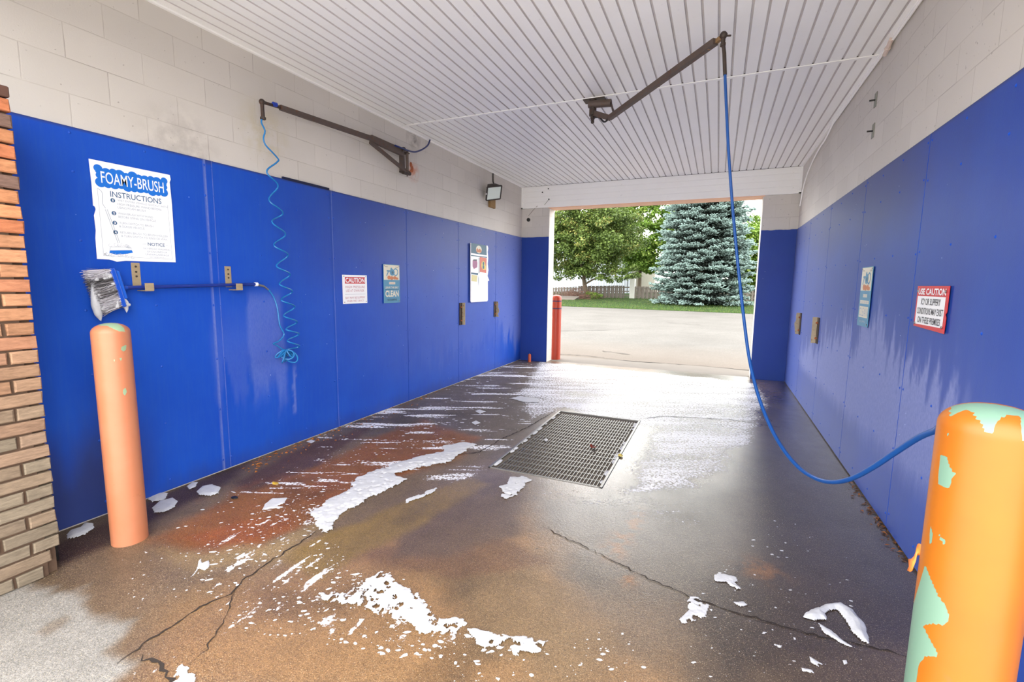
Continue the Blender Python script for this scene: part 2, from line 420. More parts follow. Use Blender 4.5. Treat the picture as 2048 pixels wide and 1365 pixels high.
# ================================================================== FLOOR
GR = (1.915, 2.885, 3.735, 5.685)      # drain pit opening x0 x1 y0 y1
def pp(*pts): return np.array([fl(a, b)[:2] for a, b in pts])
def zone(X, Y, poly, soft, warp=0.12, seed=1):
    wx = (fbm(X*3.1, Y*3.1, seed)-0.5)*2*warp; wy = (fbm(X*3.1+9, Y*3.1, seed+5)-0.5)*2*warp
    return sst(-soft, soft, sdpoly(X+wx, Y+wy, poly))
PAINT = [
 (pp((1380,1365),(1330,1190),(1260,1080),(1430,980),(1530,860),(1560,770),(1600,770),(1860,1140),(1860,1365)), (54,42,34), .22, .2),
 (pp((1040,1010),(1300,970),(1500,960),(1520,1090),(1360,1190),(1160,1190),(1060,1110)), (86,75,64), .14, .15),
 (pp((540,1140),(700,1075),(900,1010),(1040,1010),(1120,1150),(1250,1330),(1300,1420),(240,1420),(360,1230)), (124,94,62), .18, .2),
 (pp((900,1150),(1050,1120),(1260,1290),(1200,1365),(960,1330)), (110,88,62), .12, .2),
 (pp((700,1110),(1000,1070),(1090,1130),(900,1165),(760,1150)), (98,72,50), .06, .1),
 (pp((820,1030),(880,985),(1000,945),(1050,985),(1030,1070),(900,1110),(790,1110)), (86,68,54), .06, .08),
 (pp((560,1110),(640,1075),(800,1010),(950,955),(980,968),(860,1040),(720,1110),(640,1160)), (116,92,46), .05, .06),
 (pp((620,885),(800,790),(1040,718),(1110,725),(1110,820),(990,930),(900,900),(760,870)), (90,78,68), .12, .12),
 (pp((300,1080),(400,1020),(560,950),(700,900),(840,842),(960,880),(900,925),(760,960),(620,1050),(500,1100),(380,1110)), (118,72,32), .10, .12),
 (pp((330,1100),(520,1100),(700,1010),(640,1060),(560,1120),(400,1150)), (128,106,74), .08, .1),
 (pp((470,965),(620,890),(760,845),(640,930),(500,985)), (76,52,38), .06, .06),
 (pp((350,1070),(560,1030),(600,1050),(520,1085),(390,1092)), (124,68,26), .05, .1),
 (pp((600,985),(700,950),(900,880),(860,925),(760,965),(640,1030)), (120,70,30), .05, .1),
 (pp((90,1130),(112,1090),(230,1035),(440,940),(520,905),(470,955),(330,1030),(230,1085),(130,1130)), (62,42,32), .06, .05),
 (pp((1560,765),(1600,770),(1870,1145),(1835,1160),(1700,990),(1570,800)), (50,38,30), .05, .03),
]
DRY = pp((-300,1500),(-200,1300),(0,1205),(72,1163),(112,1190),(180,1172),(196,1212),(240,1258),(212,1290),(270,1312),(225,1352),(180,1400),(100,1500))
DAMP = pp((78,1264),(104,1244),(138,1230),(146,1238),(128,1254),(96,1272))
def f_tint(X, Y):
    c = np.zeros(X.shape+(3,)) + np.array(lin((100, 82, 64)))
    for i, (poly, rgb, s, w) in enumerate(PAINT):
        k = zone(X, Y, poly, s, w, 11+i*3)[..., None]; c = c*(1-k)+np.array(lin(rgb))*k
    rs = sst(0.55, 0.75, fbm(X*9, Y*9, 77))*zone(X, Y, PAINT[8][0], .2, .2, 5)      # rust mottling
    c = c*(1-rs[..., None]*.5)+np.array(lin((112, 60, 28)))*rs[..., None]*.5
    big = (fbm(X*1.4, Y*1.4, 31)-.5)*.55+1; c = c*big[..., None]
    dk = sst(.58, .8, fbm(X*2.2+4, Y*2.2, 91, 5)); c = c*(1-.35*dk[..., None])
    for q in ((1240,1080,.06,.05),(1270,1045,.05,.1),(1225,1105,.07,.04),(1255,1160,.05,.03),(1520,1140,.10,.05)):   # small ochre stains
        p = fl(q[0], q[1]); k = np.exp(-(((X-p[0])/q[2])**2+((Y-p[1])/(q[3]*2))**2))*sst(.35, .6, fbm(X*20, Y*20, 3)); k = k[..., None]; c = c*(1-k)+np.array(lin((120, 78, 34)))*k
    d = zone(X, Y, DRY, .035, .14, 53); dm = zone(X, Y, DAMP, .02, .02, 4)
    dryc = np.array(lin((122, 119, 115)))*(1+.14*(fbm(X*6, Y*6, 8)-.5))[..., None]
    k = (d*(1-.55*dm))[..., None]; c = c*(1-k)+dryc*k
    return np.concatenate([np.clip(c, 0, 1), np.ones(X.shape+(1,))], -1)
def f_wet(X, Y):
    d = zone(X, Y, DRY, .05, .14, 53); s = .80+.25*(fbm(X*2, Y*2, 61)-.5)
    s = s-.32*sst(.25, -.25, X-(1.55+.16*(Y-2)))
    s = s-.10*zone(X, Y, PAINT[2][0], .3, .1, 2)
    s = s+.12*zone(X, Y, pp((1060,720),(1560,765),(1560,850),(1420,980),(1050,1010),(1090,830)), .3, .1, 2)
    return np.clip(s*(1-d), 0, 1)
CR, SR = math.cos(YAW), math.sin(YAW)
def f_foam_glare(X, Y):
    a = X*CR+Y*SR; b = -X*SR+Y*CR
    st = fbm(a*1.6, b*11, 101, 5); st2 = fbm(a*3+5, b*24, 107, 4)
    f = np.zeros(X.shape)
    z = zone(X, Y, pp((600,860),(760,800),(1040,722),(1130,722),(1110,800),(1040,900),(930,960),(820,960),(640,905)), .15, .1, 6)
    f = np.maximum(f, z*(sst(.50, .72, st)*.62+sst(.55, .8, st2)*.25))
    z = zone(X, Y, pp((640,860),(800,800),(820,806),(700,850),(640,880)), .05, .03, 6); f = np.maximum(f, z*.5*sst(.3, .6, st2))
    # white film by the exit: floor glare painted into the colour
    z = zone(X, Y, pp((1070,722),(1505,764),(1545,800),(1500,900),(1400,985),(1240,1000),(1300,860),(1120,818),(1060,850),(1030,800)), .16, .12, 9)
    f = np.maximum(f, z*(.36+.34*st+.1*fbm(X*5, Y*5, 4)))
    z = zone(X, Y, pp((1050,965),(1240,985),(1430,1000),(1420,1070),(1300,1060),(1180,1040),(1060,1010)), .14, .15, 9)
    f = np.maximum(f, z*(.22+.4*st2*st))
    # splashes running along the crack at the left front
    p0, p1 = fl(250, 1300)[:2], fl(640, 1050)[:2]; d = (p1-p0)/np.linalg.norm(p1-p0)
    u = (X-p0[0])*d[0]+(Y-p0[1])*d[1]; v = -(X-p0[0])*d[1]+(Y-p0[1])*d[0]
    sc = fbm(u*3, v*30, 121, 5); sc2 = fbm(u*9, v*26, 131, 4)
    z = zone(X, Y, pp((330,1300),(440,1210),(520,1160),(620,1080),(650,1070),(680,1150),(740,1170),(830,1230),(800,1250),(700,1200),(560,1190),(450,1270)), .10, .08, 12)
    f = np.maximum(f, z*sst(.42, .70, sc)*.72)
    z = zone(X, Y, pp((370,1190),(420,1090),(560,1010),(640,990),(640,1060),(560,1130),(440,1200)), .12, .12, 13); f = np.maximum(f, z*sst(.56, .74, sc2)*.62)
    z = zone(X, Y, pp((500,1200),(640,1180),(800,1230),(1000,1290),(900,1320),(720,1290),(560,1270)), .12, .12, 14); f = np.maximum(f, z*sst(.52, .74, sc2)*.62)
    z = zone(X, Y, pp((420,1000),(560,940),(800,880),(760,960),(600,1010),(480,1040)), .15, .12, 15); f = np.maximum(f, z*sst(.58, .76, st2)*.6)
    z = zone(X, Y, pp((840,960),(960,880),(1060,860),(985,940),(900,980)), .08, .05, 16); f = np.maximum(f, z*sst(.40, .7, st)*.6)
    z = zone(X, Y, pp((200,1365),(270,1300),(330,1290),(400,1365)), .05, .1, 18); f = np.maximum(f, z*.35*sst(.4, .6, sc2))
    z = zone(X, Y, pp((1380,1220),(1500,1140),(1640,1190),(1700,1330),(1560,1365),(1400,1300)), .2, .1, 19); f = np.maximum(f, z*sst(.72, .84, fbm(X*14, Y*14, 99))*.7)
    return f
fx = np.arange(0.0, W+0.001, W/392); fy = np.concatenate([np.arange(0.95, 5.0, 0.0115), np.arange(5.0, 9.16, 0.016), [9.16]])
def f_z(X, Y): return 0.004*(fbm(X*1.5, Y*1.5, 5)-0.5)*sst(0.1, .3, np.minimum(X, W-X))
floor = grid('floor', fx, fy, f_z, MF, attrs={'tint': ('FLOAT_COLOR', f_tint), 'wet': ('FLOAT', f_wet), 'foam': ('FLOAT', f_foam_glare)}, hole=GR)
tag(floor, 'wet brown and grey concrete floor of the wash bay with rust stains and soap suds', kind='structure')
# cracks: thin jagged grooves filled with dirt, part of the slab
def crack(pts, w, seed):
    rs = np.random.default_rng(seed); P = [fl(*p)[:2] for p in pts]; out = []
    for a, b in zip(P[:-1], P[1:]):
        n = max(2, int(np.linalg.norm(b-a)/0.025)); d = (b-a)/np.linalg.norm(b-a); nn = np.array([-d[1], d[0]])
        for k in range(n): out.append(a+(b-a)*k/n+nn*rs.normal()*0.006)
    out.append(P[-1]); V = []; F = []
    for i, p in enumerate(out):
        t = out[min(i+1, len(out)-1)]-out[max(i-1, 0)]; t = t/np.linalg.norm(t); nn = np.array([-t[1], t[0]]); ww = w*rs.uniform(.3, 1.3)*min(1, i/4+.2, (len(out)-1-i)/4+.2)
        V += [(*(p+nn*ww), 0.0035), (*(p-nn*ww), 0.0035)]
    F = [(2*i, 2*i+1, 2*i+3, 2*i+2) for i in range(len(out)-1)]
    return mesh_obj('crack', V, F, M_CRACK, floor)
crack([(235,1330),(300,1280),(345,1255),(400,1215),(460,1190),(500,1150),(565,1110),(635,1062)], .0045, 1)
crack([(380,1330),(420,1290),(450,1240),(470,1180)], .0025, 2)
crack([(280,1316),(320,1325),(335,1345),(330,1400)], .008, 3)
crack([(1085,1055),(1180,1100),(1280,1150),(1390,1200),(1500,1235),(1640,1275),(1760,1300),(1830,1318)], .0038, 4)
crack([(1285,838),(1330,833),(1400,837),(1460,840),(1560,856)], .006, 5)
crack([(880,915),(960,905),(1000,880),(1050,858),(1090,835),(1110,822)], .005, 6)
crack([(930,775),(1020,790),(1100,800)], .004, 8)

# ------------------------------------------------------------------ drain
x0, x1, y0, y1 = GR
g = G(); D = -0.55
g.box((x0-.12, y0-.12, D), (x0, y1+.12, -0.006)); g.box((x1, y0-.12, D), (x1+.12, y1+.12, -0.006))
g.box((x0, y0-.12, D), (x1, y0, -0.006)); g.box((x0, y1, D), (x1, y1+.12, -0.006)); g.box((x0-.12, y0-.12, D-.05), (x1+.12, y1+.12, D))
pit = g.build('drain_pit', simple('pit_concrete', (30, 27, 25), .7, 0, .2, 10)); tag(pit, 'dark concrete pit below the floor grate', kind='structure')
wtr = G().box((x0, y0, D), (x1, y1, -0.24)).build('drain_water', M_WATER); tag(wtr, 'dark water standing in the drain pit under the grate', 'water', kind='stuff')
gt = empty('floor_grate', (x0, y0, 0), 'long rusty steel bar grate over the drain pit in the floor', 'drain grate')
g = G()
for a, b in (((x0, y0, -.05), (x0+.022, y1, .004)), ((x1-.022, y0, -.05), (x1, y1, .004)), ((x0, y0, -.05), (x1, y0+.012, .004)), ((x0, y1-.012, -.05), (x1, y1, .004))): g.box(a, b, bev=.002)
g.box((x0, y0, -.06), (x0+.055, y1, -.048)); g.box((x1-.055, y0, -.06), (x1, y1, -.048))
g.build('frame', M_GALV, gt)
bx0, bx1 = x0+.075, x1-.05; by0, by1 = y0+.015, y1-.085
g = G(); nb = 31
for i in range(nb):
    x = bx0+(bx1-bx0)*i/(nb-1); g.box((x-.0026, by0, -.022), (x+.0026, by1, -.003))
g.build('bearing_bars', M_GALV, gt)
g = G(); k = 0; y = by0+.02
while y < by1: g.box((bx0, y-.0035, -.012), (bx1, y+.0035, -.004)); y += .104
g.build('cross_rods', M_GALV, gt)
for y in (y0+.63, y0+1.28): G().box((x0+.01, y-.03, -.10), (x1-.01, y+.03, -.036)).build('support_beam', M_DARKST, gt)
g = G(); rs = random.Random(3)
for i in range(34):
    y = by0+(by1-by0)*rs.random(); sx = rs.choice((x0+.03, x1-.03)); s = rs.uniform(.008, .022)
    g.sphere((sx, y, -.004), s, 8, 0, (1, rs.uniform(1, 3), .45))
sd = g.build('suds_clump', MFOAM, None, True); tag(sd, 'small white clumps of suds caught along both edges of the grate', 'soap foam', kind='stuff')
def leafthing(name, p, s, rgb, label, rz=0, curl=.3):
    n = 7; V = []; F = []
    for i in range(n):
        t = i/(n-1); w = s*.45*math.sin(math.pi*min(1, t*.92+.04)); z = curl*s*(t-.5)**2*2
        for k in (-1, 0, 1): V.append((w*k, (t-.5)*s*1.6, z+abs(k)*.18*w+.004))
    for i in range(n-1):
        for k in (0, 1): F.append((i*3+k, i*3+k+1, i*3+k+4, i*3+k+3))
    o = mesh_obj(name, V, F, simple(name+'_skin', rgb, .6), smooth=True); o.location = p; o.rotation_euler = (0, 0, rz)
    md = o.modifiers.new('t', 'SOLIDIFY'); md.thickness = .0015
    tag(o, label, 'leaf'); return o
leafthing('fallen_leaf', fl(1186, 897)+np.array((0, 0, .002)), .055, (122, 40, 24), 'dark red curled leaf lying on the middle of the grate', .8, .9)
leafthing('fallen_leaf', fl(1241, 914)+np.array((0, 0, .004)), .05, (222, 196, 70), 'yellow leaf caught at the right edge of the grate', .3)
leafthing('fallen_leaf', fl(551, 970)+np.array((0, 0, .004)), .045, (226, 184, 60), 'yellow leaf lying alone on the rusty floor by the left wall', 1.4)
d = G().sphere((0, 0, 0), .022, 12, 0, (1.3, .8, .35)).build('black_pebble', M_BLACK, None, True); d.location = fl(469, 997)+np.array((0, 0, .004)); tag(d, 'small flat black pebble on the floor beside the round foam patch', 'pebble')

# ------------------------------------------------------------------ foam
def foam(name, poly, h, label, rag=.02, edge=.05, cell=.006, seed=0, holes=0.0, fx_=14, group=None, parent=None):
    P = pp(*poly); lo = P.min(0)-.05; hi = P.max(0)+.05
    xs = np.arange(lo[0], hi[0], cell); ys = np.arange(lo[1], hi[1], cell); X, Y = np.meshgrid(xs, ys)
    sd = sdpoly(X+(fbm(X*fx_, Y*fx_, seed)-.5)*2*rag, Y+(fbm(X*fx_, Y*fx_, seed+9)-.5)*2*rag, P)
    sd = sd+(fbm(X*45, Y*45, seed+3, 3)-.5)*rag*.8
    Z = h*np.sqrt(np.clip(sd/edge, 0, 1))*(1+.35*(fbm(X*22, Y*22, seed+5)-.5))
    if holes: Z = Z-h*1.6*holes*sst(.60, .8, fbm(X*30, Y*30, seed+21, 3))
    keep = (Z > 0.0008); kk = keep[:-1, :-1] & keep[1:, :-1] & keep[:-1, 1:] & keep[1:, 1:]
    nx = len(xs); i = np.arange(nx-1)[None, :]+nx*np.arange(len(ys)-1)[:, None]
    F = np.stack([i, i+1, i+nx+1, i+nx], -1)[kk]
    used = np.unique(F); mp = -np.ones(X.size, int); mp[used] = np.arange(len(used))
    cen = P.mean(0); V = np.stack([X-cen[0], Y-cen[1], Z+.0012], -1).reshape(-1, 3)[used]
    if parent is not None: return V, mp[F]
    o = mesh_obj(name, V, mp[F], MFOAM, smooth=True, loc=None); o.location = (cen[0], cen[1], 0.0)
    tag(o, label, 'soap foam', group); return o
foam('foam_streak', [(620,1028),(640,1010),(690,985),(715,955),(770,935),(830,915),(880,905),(935,900),(900,925),(850,935),(790,950),(820,960),(760,990),(700,1020),(672,1045),(652,1072),(636,1060),(628,1045)], .016, 'long thick white streak of foam running across the rusty floor towards the grate', .03, .06, .007, 3, .3)
foam('foam_patch', [(883,893),(930,885),(955,890),(920,905),(890,908)], .01, 'small foam patch just beyond the upper end of the long foam streak', .02, .03, .006, 8)
foam('foam_patch', [(640,1180),(700,1190),(745,1150),(790,1150),(800,1175),(850,1190),(880,1240),(935,1240),(920,1285),(850,1270),(815,1250),(770,1235),(720,1215),(660,1210)], .010, 'broad ragged foam patch on the floor nearest the camera', .05, .04, .0045, 12, 1.7)
foam('foam_patch', [(930,1262),(960,1255),(1000,1275),(1060,1278),(1098,1285),(1070,1308),(1030,1315),(1005,1295),(960,1290)], .010, 'ragged foam patch at the right end of the broad near patch', .04, .035, .0045, 14, 1.5)
foam('foam_patch', [(478,1000),(302,1000)][:0] or [(303,1018),(318,1004),(345,997),(356,1004),(350,1016),(328,1027),(308,1027)], .013, 'oval foam patch touching the right side of the left bollard base', .004, .03, .005, 20)
foam('foam_patch', [(290,985),(303,975),(310,985),(338,988),(330,1002),(305,1006),(295,1000)], .014, 'foam blob at the wall foot behind the left bollard', .006, .03, .005, 21)
foam('foam_patch', [(392,985),(404,974),(425,970),(442,976),(438,988),(420,994),(398,992)], .013, 'round foam patch on the floor a little right of the left bollard', .004, .03, .005, 22)
foam('foam_patch', [(372,975),(384,966),(397,966),(392,976),(378,981)], .01, 'small foam patch tucked against the left wall foot', .004, .02, .005, 23)
foam('foam_patch', [(131,1072),(140,1062),(160,1056),(168,1046),(186,1048),(190,1058),(172,1070),(150,1078),(135,1080)], .014, 'foam patch between the brick pier and the left bollard', .006, .03, .005, 24)
foam('foam_crescent', [(1604,1238),(1622,1222),(1655,1210),(1680,1206),(1706,1222),(1728,1248),(1737,1275),(1738,1290),(1722,1284),(1700,1262),(1690,1240),(1675,1222),(1660,1224),(1650,1232),(1655,1244),(1630,1243)], .017, 'thick white crescent of foam on the dark floor near the right bollard', .008, .025, .0035, 30)
foam('foam_patch', [(1636,1248),(1660,1262),(1690,1285),(1712,1300),(1694,1295),(1668,1280),(1645,1264)], .008, 'thin foam trail below the white foam crescent', .012, .02, .003, 31)
foam('foam_patch', [(1352,1236),(1380,1220),(1384,1195),(1396,1190),(1410,1210),(1404,1240),(1378,1248),(1362,1250)], .006, 'soft foam patch beside the long crack in the floor', .03, .03, .004, 33, .7)
foam('foam_patch', [(1426,1152),(1450,1148),(1470,1158),(1480,1180),(1486,1188),(1472,1186),(1450,1166),(1430,1164)], .006, 'broken foam patch above the long crack, upper of two', .02, .02, .004, 34, .6)
foam('foam_patch', [(1462,1204),(1485,1204),(1498,1213),(1478,1215)], .006, 'small oval foam patch right on the long crack', .008, .02, .004, 35)
foam('foam_patch', [(1614,1312),(1625,1316),(1648,1332),(1636,1332),(1640,1340),(1620,1326)], .006, 'splayed foam splash below the white foam crescent', .012, .015, .003, 36)
foam('foam_patch', [(1604,1338),(1625,1342),(1630,1350),(1606,1347)], .006, 'thin foam smear at the bottom right of the floor', .008, .015, .003, 37)
foam('foam_patch', [(1684,1322),(1693,1322),(1697,1330),(1688,1334)], .007, 'small round foam blob below the crescent', .003, .012, .003, 38)
foam('foam_patch', [(1002,975),(1020,955),(1050,952),(1062,960),(1040,985),(1015,1002),(1004,996)], .007, 'foam patch just in front of the near left corner of the grate', .03, .04, .005, 40, .5)
foam('foam_patch', [(812,1000),(850,985),(880,975),(872,985),(840,1000),(815,1008)], .006, 'thin foam patch between the long streak and the dark brown stain', .025, .03, .005, 41, .5)
foam('foam_patch', [(395,1125),(402,1118),(404,1128),(418,1122),(420,1136),(410,1144),(398,1140),(370,1172),(392,1142)], .006, 'bird-shaped foam splash in front of the left bollard', .006, .012, .003, 42)
foam('foam_patch', [(530,1010),(545,998),(575,996),(570,1008),(555,1014),(572,1016),(545,1020),(522,1022)], .007, 'curved foam splash on the rusty floor beside the long streak', .01, .02, .0035, 43)
foam('foam_patch', [(612,884),(622,880),(632,883),(622,888)], .007, 'small foam oval on the floor near the coiled hose', .003, .02, .004, 44)
foam('foam_patch', [(1020,798),(1040,793),(1075,798),(1080,806),(1050,806)], .009, 'flat oval foam patch on the floor behind the grate', .02, .03, .006, 45)
foam('foam_patch', [(949,823),(960,820),(972,824),(960,829)], .008, 'upper of two small ovals of foam left of the grate', .005, .03, .005, 46)
foam('foam_patch', [(942,846),(952,842),(962,847),(950,851)], .008, 'lower of two small ovals of foam left of the grate', .005, .03, .005, 47)
foam('foam_patch', [(1138,886),(1143,878),(1148,884),(1143,888)][:0] or [(1086,881),(1092,877),(1097,881),(1092,885)], .01, 'white dab of foam on the grate bars', .003, .03, .004, 48)
foam('foam_patch', [(262,1330),(300,1290),(330,1300),(340,1330),(380,1340),(400,1365),(330,1365),(300,1335)][:0] or [(335,1340),(365,1330),(390,1350),(395,1375),(350,1375)], .006, 'whitish foam patch at the bottom edge beside the broken crack', .03, .03, .004, 49, .6)
# droplets
def droplets(name, zones, label, seed):
    rs = np.random.default_rng(seed); V = []; F = []; b = 0; n = 7
    for poly, cnt, s0, s1, el in zones:
        P = pp(*poly); lo, hi = P.min(0), P.max(0); k = 0; tries = 0
        while k < cnt and tries < cnt*30:
            tries += 1
            c = rs.uniform(lo, hi)
            if sdpoly(np.array([c[0]]), np.array([c[1]]), P)[0] < 0: continue
            if not .04 < c[0] < W-.04: continue
            k += 1; s = .8*(s0+(s1-s0)*rs.random()**3); e = 1+el*rs.random(); an = YAW+rs.normal()*.25
            for i in range(n):
                t = 2*math.pi*i/n; q = s*(1+.25*rs.normal()); u, v = q*e*math.cos(t), q*math.sin(t)
                V.append((c[0]+u*math.cos(an)-v*math.sin(an), c[1]+u*math.sin(an)+v*math.cos(an), .001))
            V.append((c[0], c[1], .001+s*.45)); F += [(b+i, b+(i+1) % n, b+n) for i in range(n)]; b += n+1
    o = mesh_obj(name, V, F, MFOAM, smooth=True); tag(o, label, 'soap foam', kind='stuff'); return o
droplets('foam_spatter', [
 ([(380,1180),(420,1080),(560,1000),(650,960),(650,1060),(560,1120),(440,1200)], 260, .002, .012, 1.6),
 ([(440,1260),(560,1160),(660,1080),(760,1170),(860,1240),(1020,1290),(940,1340),(700,1300)], 420, .002, .012, 1.0),
 ([(330,1060),(420,1000),(700,880),(900,880),(700,990),(560,1060)], 260, .002, .010, 1.4),
 ([(600,880),(800,790),(1040,722),(1100,740),(1040,860),(900,900)], 420, .003, .016, 2.0),
 ([(240,1120),(420,1060),(400,1200),(260,1220)], 60, .002, .009, .5),
 ([(1380,1360),(1380,1180),(1560,1020),(1700,1120),(1760,1340)], 110, .0015, .009, 1.5),
 ([(900,1365),(1000,1300),(1250,1250),(1300,1365)], 60, .002, .010, .8)], 'fine white flecks of foam splashed over the concrete floor', 5)
def litter(name, pts, cnt, cols, label, seed, spread=.06):
    rs = np.random.default_rng(seed); V = []; F = []; T = []; b = 0
    P = [fl(*p)[:2] for p in pts]
    for _ in range(cnt):
        i = rs.integers(len(P)-1); t = rs.random(); c = P[i]+(P[i+1]-P[i])*t+np.abs(rs.normal(0, spread, 2))*np.array((1 if P[0][0] < 2 else -1, .3)); s = rs.uniform(.006, .022); an = rs.random()*6.28
        q = [(-1, 0), (0, -.35), (1, 0), (0, .35)]; hz = rs.uniform(.001, .012)
        for k, (u, v) in enumerate(q): V.append((c[0]+s*(u*math.cos(an)-v*math.sin(an)), c[1]+s*(u*math.sin(an)+v*math.cos(an)), .002+(hz if k % 2 else rs.uniform(0, .004)))); 
        T += [rs.random()]*4; F.append((b, b+1, b+2)); F.append((b, b+2, b+3)); b += 4
    n = NT(name+'_skin'); n.base(n.mix(n.attr('tint').outputs['Fac'], lin(cols[0]), lin(cols[1])), .8)
    o = mesh_obj(name, V, F, n.m, attrs={'tint': ('FLOAT', T)}); tag(o, label, 'leaf litter', kind='stuff'); return o
litter('leaf_litter', [(470,940),(560,900),(640,868),(760,818),(880,776)], 260, ((120, 60, 26), (206, 130, 52)), 'orange and brown bits of leaf scattered along the foot of the left wall', 4, .13)
litter('leaf_litter', [(1700,960),(1740,1012),(1775,1062),(1830,1135)], 90, ((62, 44, 30), (150, 92, 44)), 'brown leaf scraps along the foot of the right wall', 6, .03)

# ================================================================== WALLS
wl = G().box((-.22, 1.2, 0), (0, YF+.30, HC+.05)).build('wall_left', MB); tag(wl, 'white painted block wall on the left', kind='structure')
wr = G().box((W, 1.2, 0), (W+.22, YF+.30, HC+.05)).build('wall_right', MB); tag(wr, 'white painted block wall on the right', kind='structure')
XA, XB = .572, 4.186
wf = empty('wall_far', (0, YF, 0), 'far end wall with the exit opening', kind='structure')
g = G(); g.box((0.0, YF, 0), (XA, YF+.30, HC)); g.box((XB, YF, 0), (W, YF+.30, HC)); g.box((XA, YF+.02, 3.0), (XB, YF+.30, HC)); g.build('block_pier', MB, wf)
M_ORP = simple('orange_lintel_paint', (248, 196, 160), .5, 0, .1, 12)
g = G(); g.box((XA-.02, YF-.012, 2.972), (XB+.02, YF+.31, 3.0)); g.build('lintel', M_ORP, wf)
PAN_T = .012
def wall_pt_attr(side):
    def chalk(Yv, Z):
        Y0 = Yv; Yv = Yv+(fbm(Z*4, Yv*2, 33, 4)-.5)*.12
        Z2 = Z+(fbm(Yv*16, Z*1.3, 3 if side else 8, 4)-.5)*.75+(fbm(Yv*50, Z*2, 5, 3)-.5)*.25
        c = np.zeros(Yv.shape)
        if side == 0:
            c = np.maximum(c, sst(6.9, 8.6, Yv)*sst(.75, 1.05, Z2-.55*sst(7.6, 8.9, Yv)*-1)*.55)
            c = np.maximum(c, (sst(3.02, 3.06, Yv)-sst(3.36, 3.42, Yv))*(sst(.35, .75, Z2)-sst(1.35, 1.5, Z))*.34)
            c = np.maximum(c, (sst(2.7, 2.75, Yv)-sst(3.02, 3.06, Yv))*(sst(.55, .8, Z2)-sst(.9, 1.5, Z))*.14)
            c = np.maximum(c, (sst(3.455, 3.465, Yv)-sst(3.485, 3.495, Yv))*(sst(.28, .33, Z)-sst(.68, .80, Z))*.5)
            c = np.maximum(c, sst(4.2, 7, Yv)*sst(.35, .65, Z2)*.14)
            wr_ = .35+.5*fbm(Z*6, Z*0, 71, 3)
            c = np.maximum(c, ((np.abs(Y0-2.81) < .003)|(np.abs(Y0-2.755) < .001)|(np.abs(Y0-4.022) < .002))*wr_)
        else:
            t = sst(3.0, 3.4, Yv)-sst(7.2, 8.4, Yv)
            up = 1.22-.30*np.abs(Yv-4.6)/2
            c = np.maximum(c, t*(sst(.30, .62, Z+.15*(Z2-Z))-sst(up-.10, up+.12, Z2))*1.25)
            c = np.maximum(c, sst(4.6, 7.4, Yv)*.34)
            c = np.maximum(c, (sst(7.4, 8.6, Yv))*sst(.7, 1.0, Z2)*.5)
            c = np.maximum(c, sst(2.4, 3.6, Yv)*(sst(.2, .5, Z)-sst(.9, 1.4, Z2))*.12)
        return np.clip(c, 0, 1)
    def grime_shade(Yv, Z):
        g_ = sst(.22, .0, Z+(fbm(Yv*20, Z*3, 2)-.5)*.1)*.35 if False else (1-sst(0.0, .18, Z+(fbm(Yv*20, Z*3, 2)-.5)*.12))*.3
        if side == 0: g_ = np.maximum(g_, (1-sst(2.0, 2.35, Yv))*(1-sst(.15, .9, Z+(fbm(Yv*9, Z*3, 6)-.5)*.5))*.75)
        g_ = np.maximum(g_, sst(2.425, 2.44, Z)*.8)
        g_ = np.maximum(g_, sst(1.2, 2.3, Z+(fbm(Yv*2, Z*1.2, 12)-.5)*.5)*sst(2.9, 4.6, Yv)*(.42 if side == 0 else .62))  # panels darker towards the top, more so on the right wall
        if side == 1: g_ = np.maximum(g_, .34+.2*(fbm(Yv*2, Z*.8, 14)-.5))  # right wall's shade painted in as an overall darkening
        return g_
    return {'chalk': ('FLOAT', chalk), 'grime_shade': ('FLOAT', grime_shade)}
def panel(side, ya, yb, wall):
    ny = max(3, int((yb-ya)/.02)); zs = np.linspace(.012, HP, 122); ys = np.linspace(ya+.004, yb-.004, ny)
    x = PAN_T if side == 0 else W-PAN_T
    o = grid('panel', ys, zs, x, MBLUE, wall, wall_pt_attr(side), axes='yz', smooth=False)
    # edges and screw heads in the same mesh
    me = o.data; bm = bmesh.new(); bm.from_mesh(me)
    s = 1 if side == 0 else -1
    cl, gl = bm.verts.layers.float.get('chalk'), bm.verts.layers.float.get('grime_shade')
    def q(ps):
        vs = [bm.verts.new(p) for p in ps]; bm.faces.new(vs)
    xw = x-s*PAN_T
    q([(x, ys[0], zs[0]), (x, ys[0], zs[-1]), (xw, ys[0], zs[-1]), (xw, ys[0], zs[0])])
    q([(x, ys[-1], zs[0]), (x, ys[-1], zs[-1]), (xw, ys[-1], zs[-1]), (xw, ys[-1], zs[0])])
    q([(x, ys[0], zs[-1]), (x, ys[-1], zs[-1]), (xw, ys[-1], zs[-1]), (xw, ys[0], zs[-1])])
    rs = random.Random(int(ya*100))
    for fy_ in (.025, .34, .66, .975):
        for z in (.1, .52, .93, 1.35, 1.76, 2.18, 2.39):
            yy, zz = ya+(yb-ya)*fy_+rs.uniform(-.006, .006), z+rs.uniform(-.015, .015); r = .009; vs = []
            for k in range(8): vs.append(bm.verts.new((x, yy+r*math.cos(k*math.pi/4), zz+r*math.sin(k*math.pi/4))))
            top = bm.verts.new((x+s*.005, yy, zz))
            for k in range(8): bm.faces.new((vs[k], vs[(k+1) % 8], top))
    bm.to_mesh(me); bm.free(); me.update(); return o
SEAM_L = [1.52, 2.78, 4.008, 5.25, 6.525, 7.82, YF]
SEAM_R = [1.30, 2.63, 3.93, 5.21, 6.53, 7.78, YF]
M_DKB = simple('dark_blue_edge', (14, 22, 60), .7)
for a in SEAM_L[1:-1]: G().box((0, a-.012, .01), (.004, a+.012, HP-.004)).build('joint_gap', M_DKB, wl)
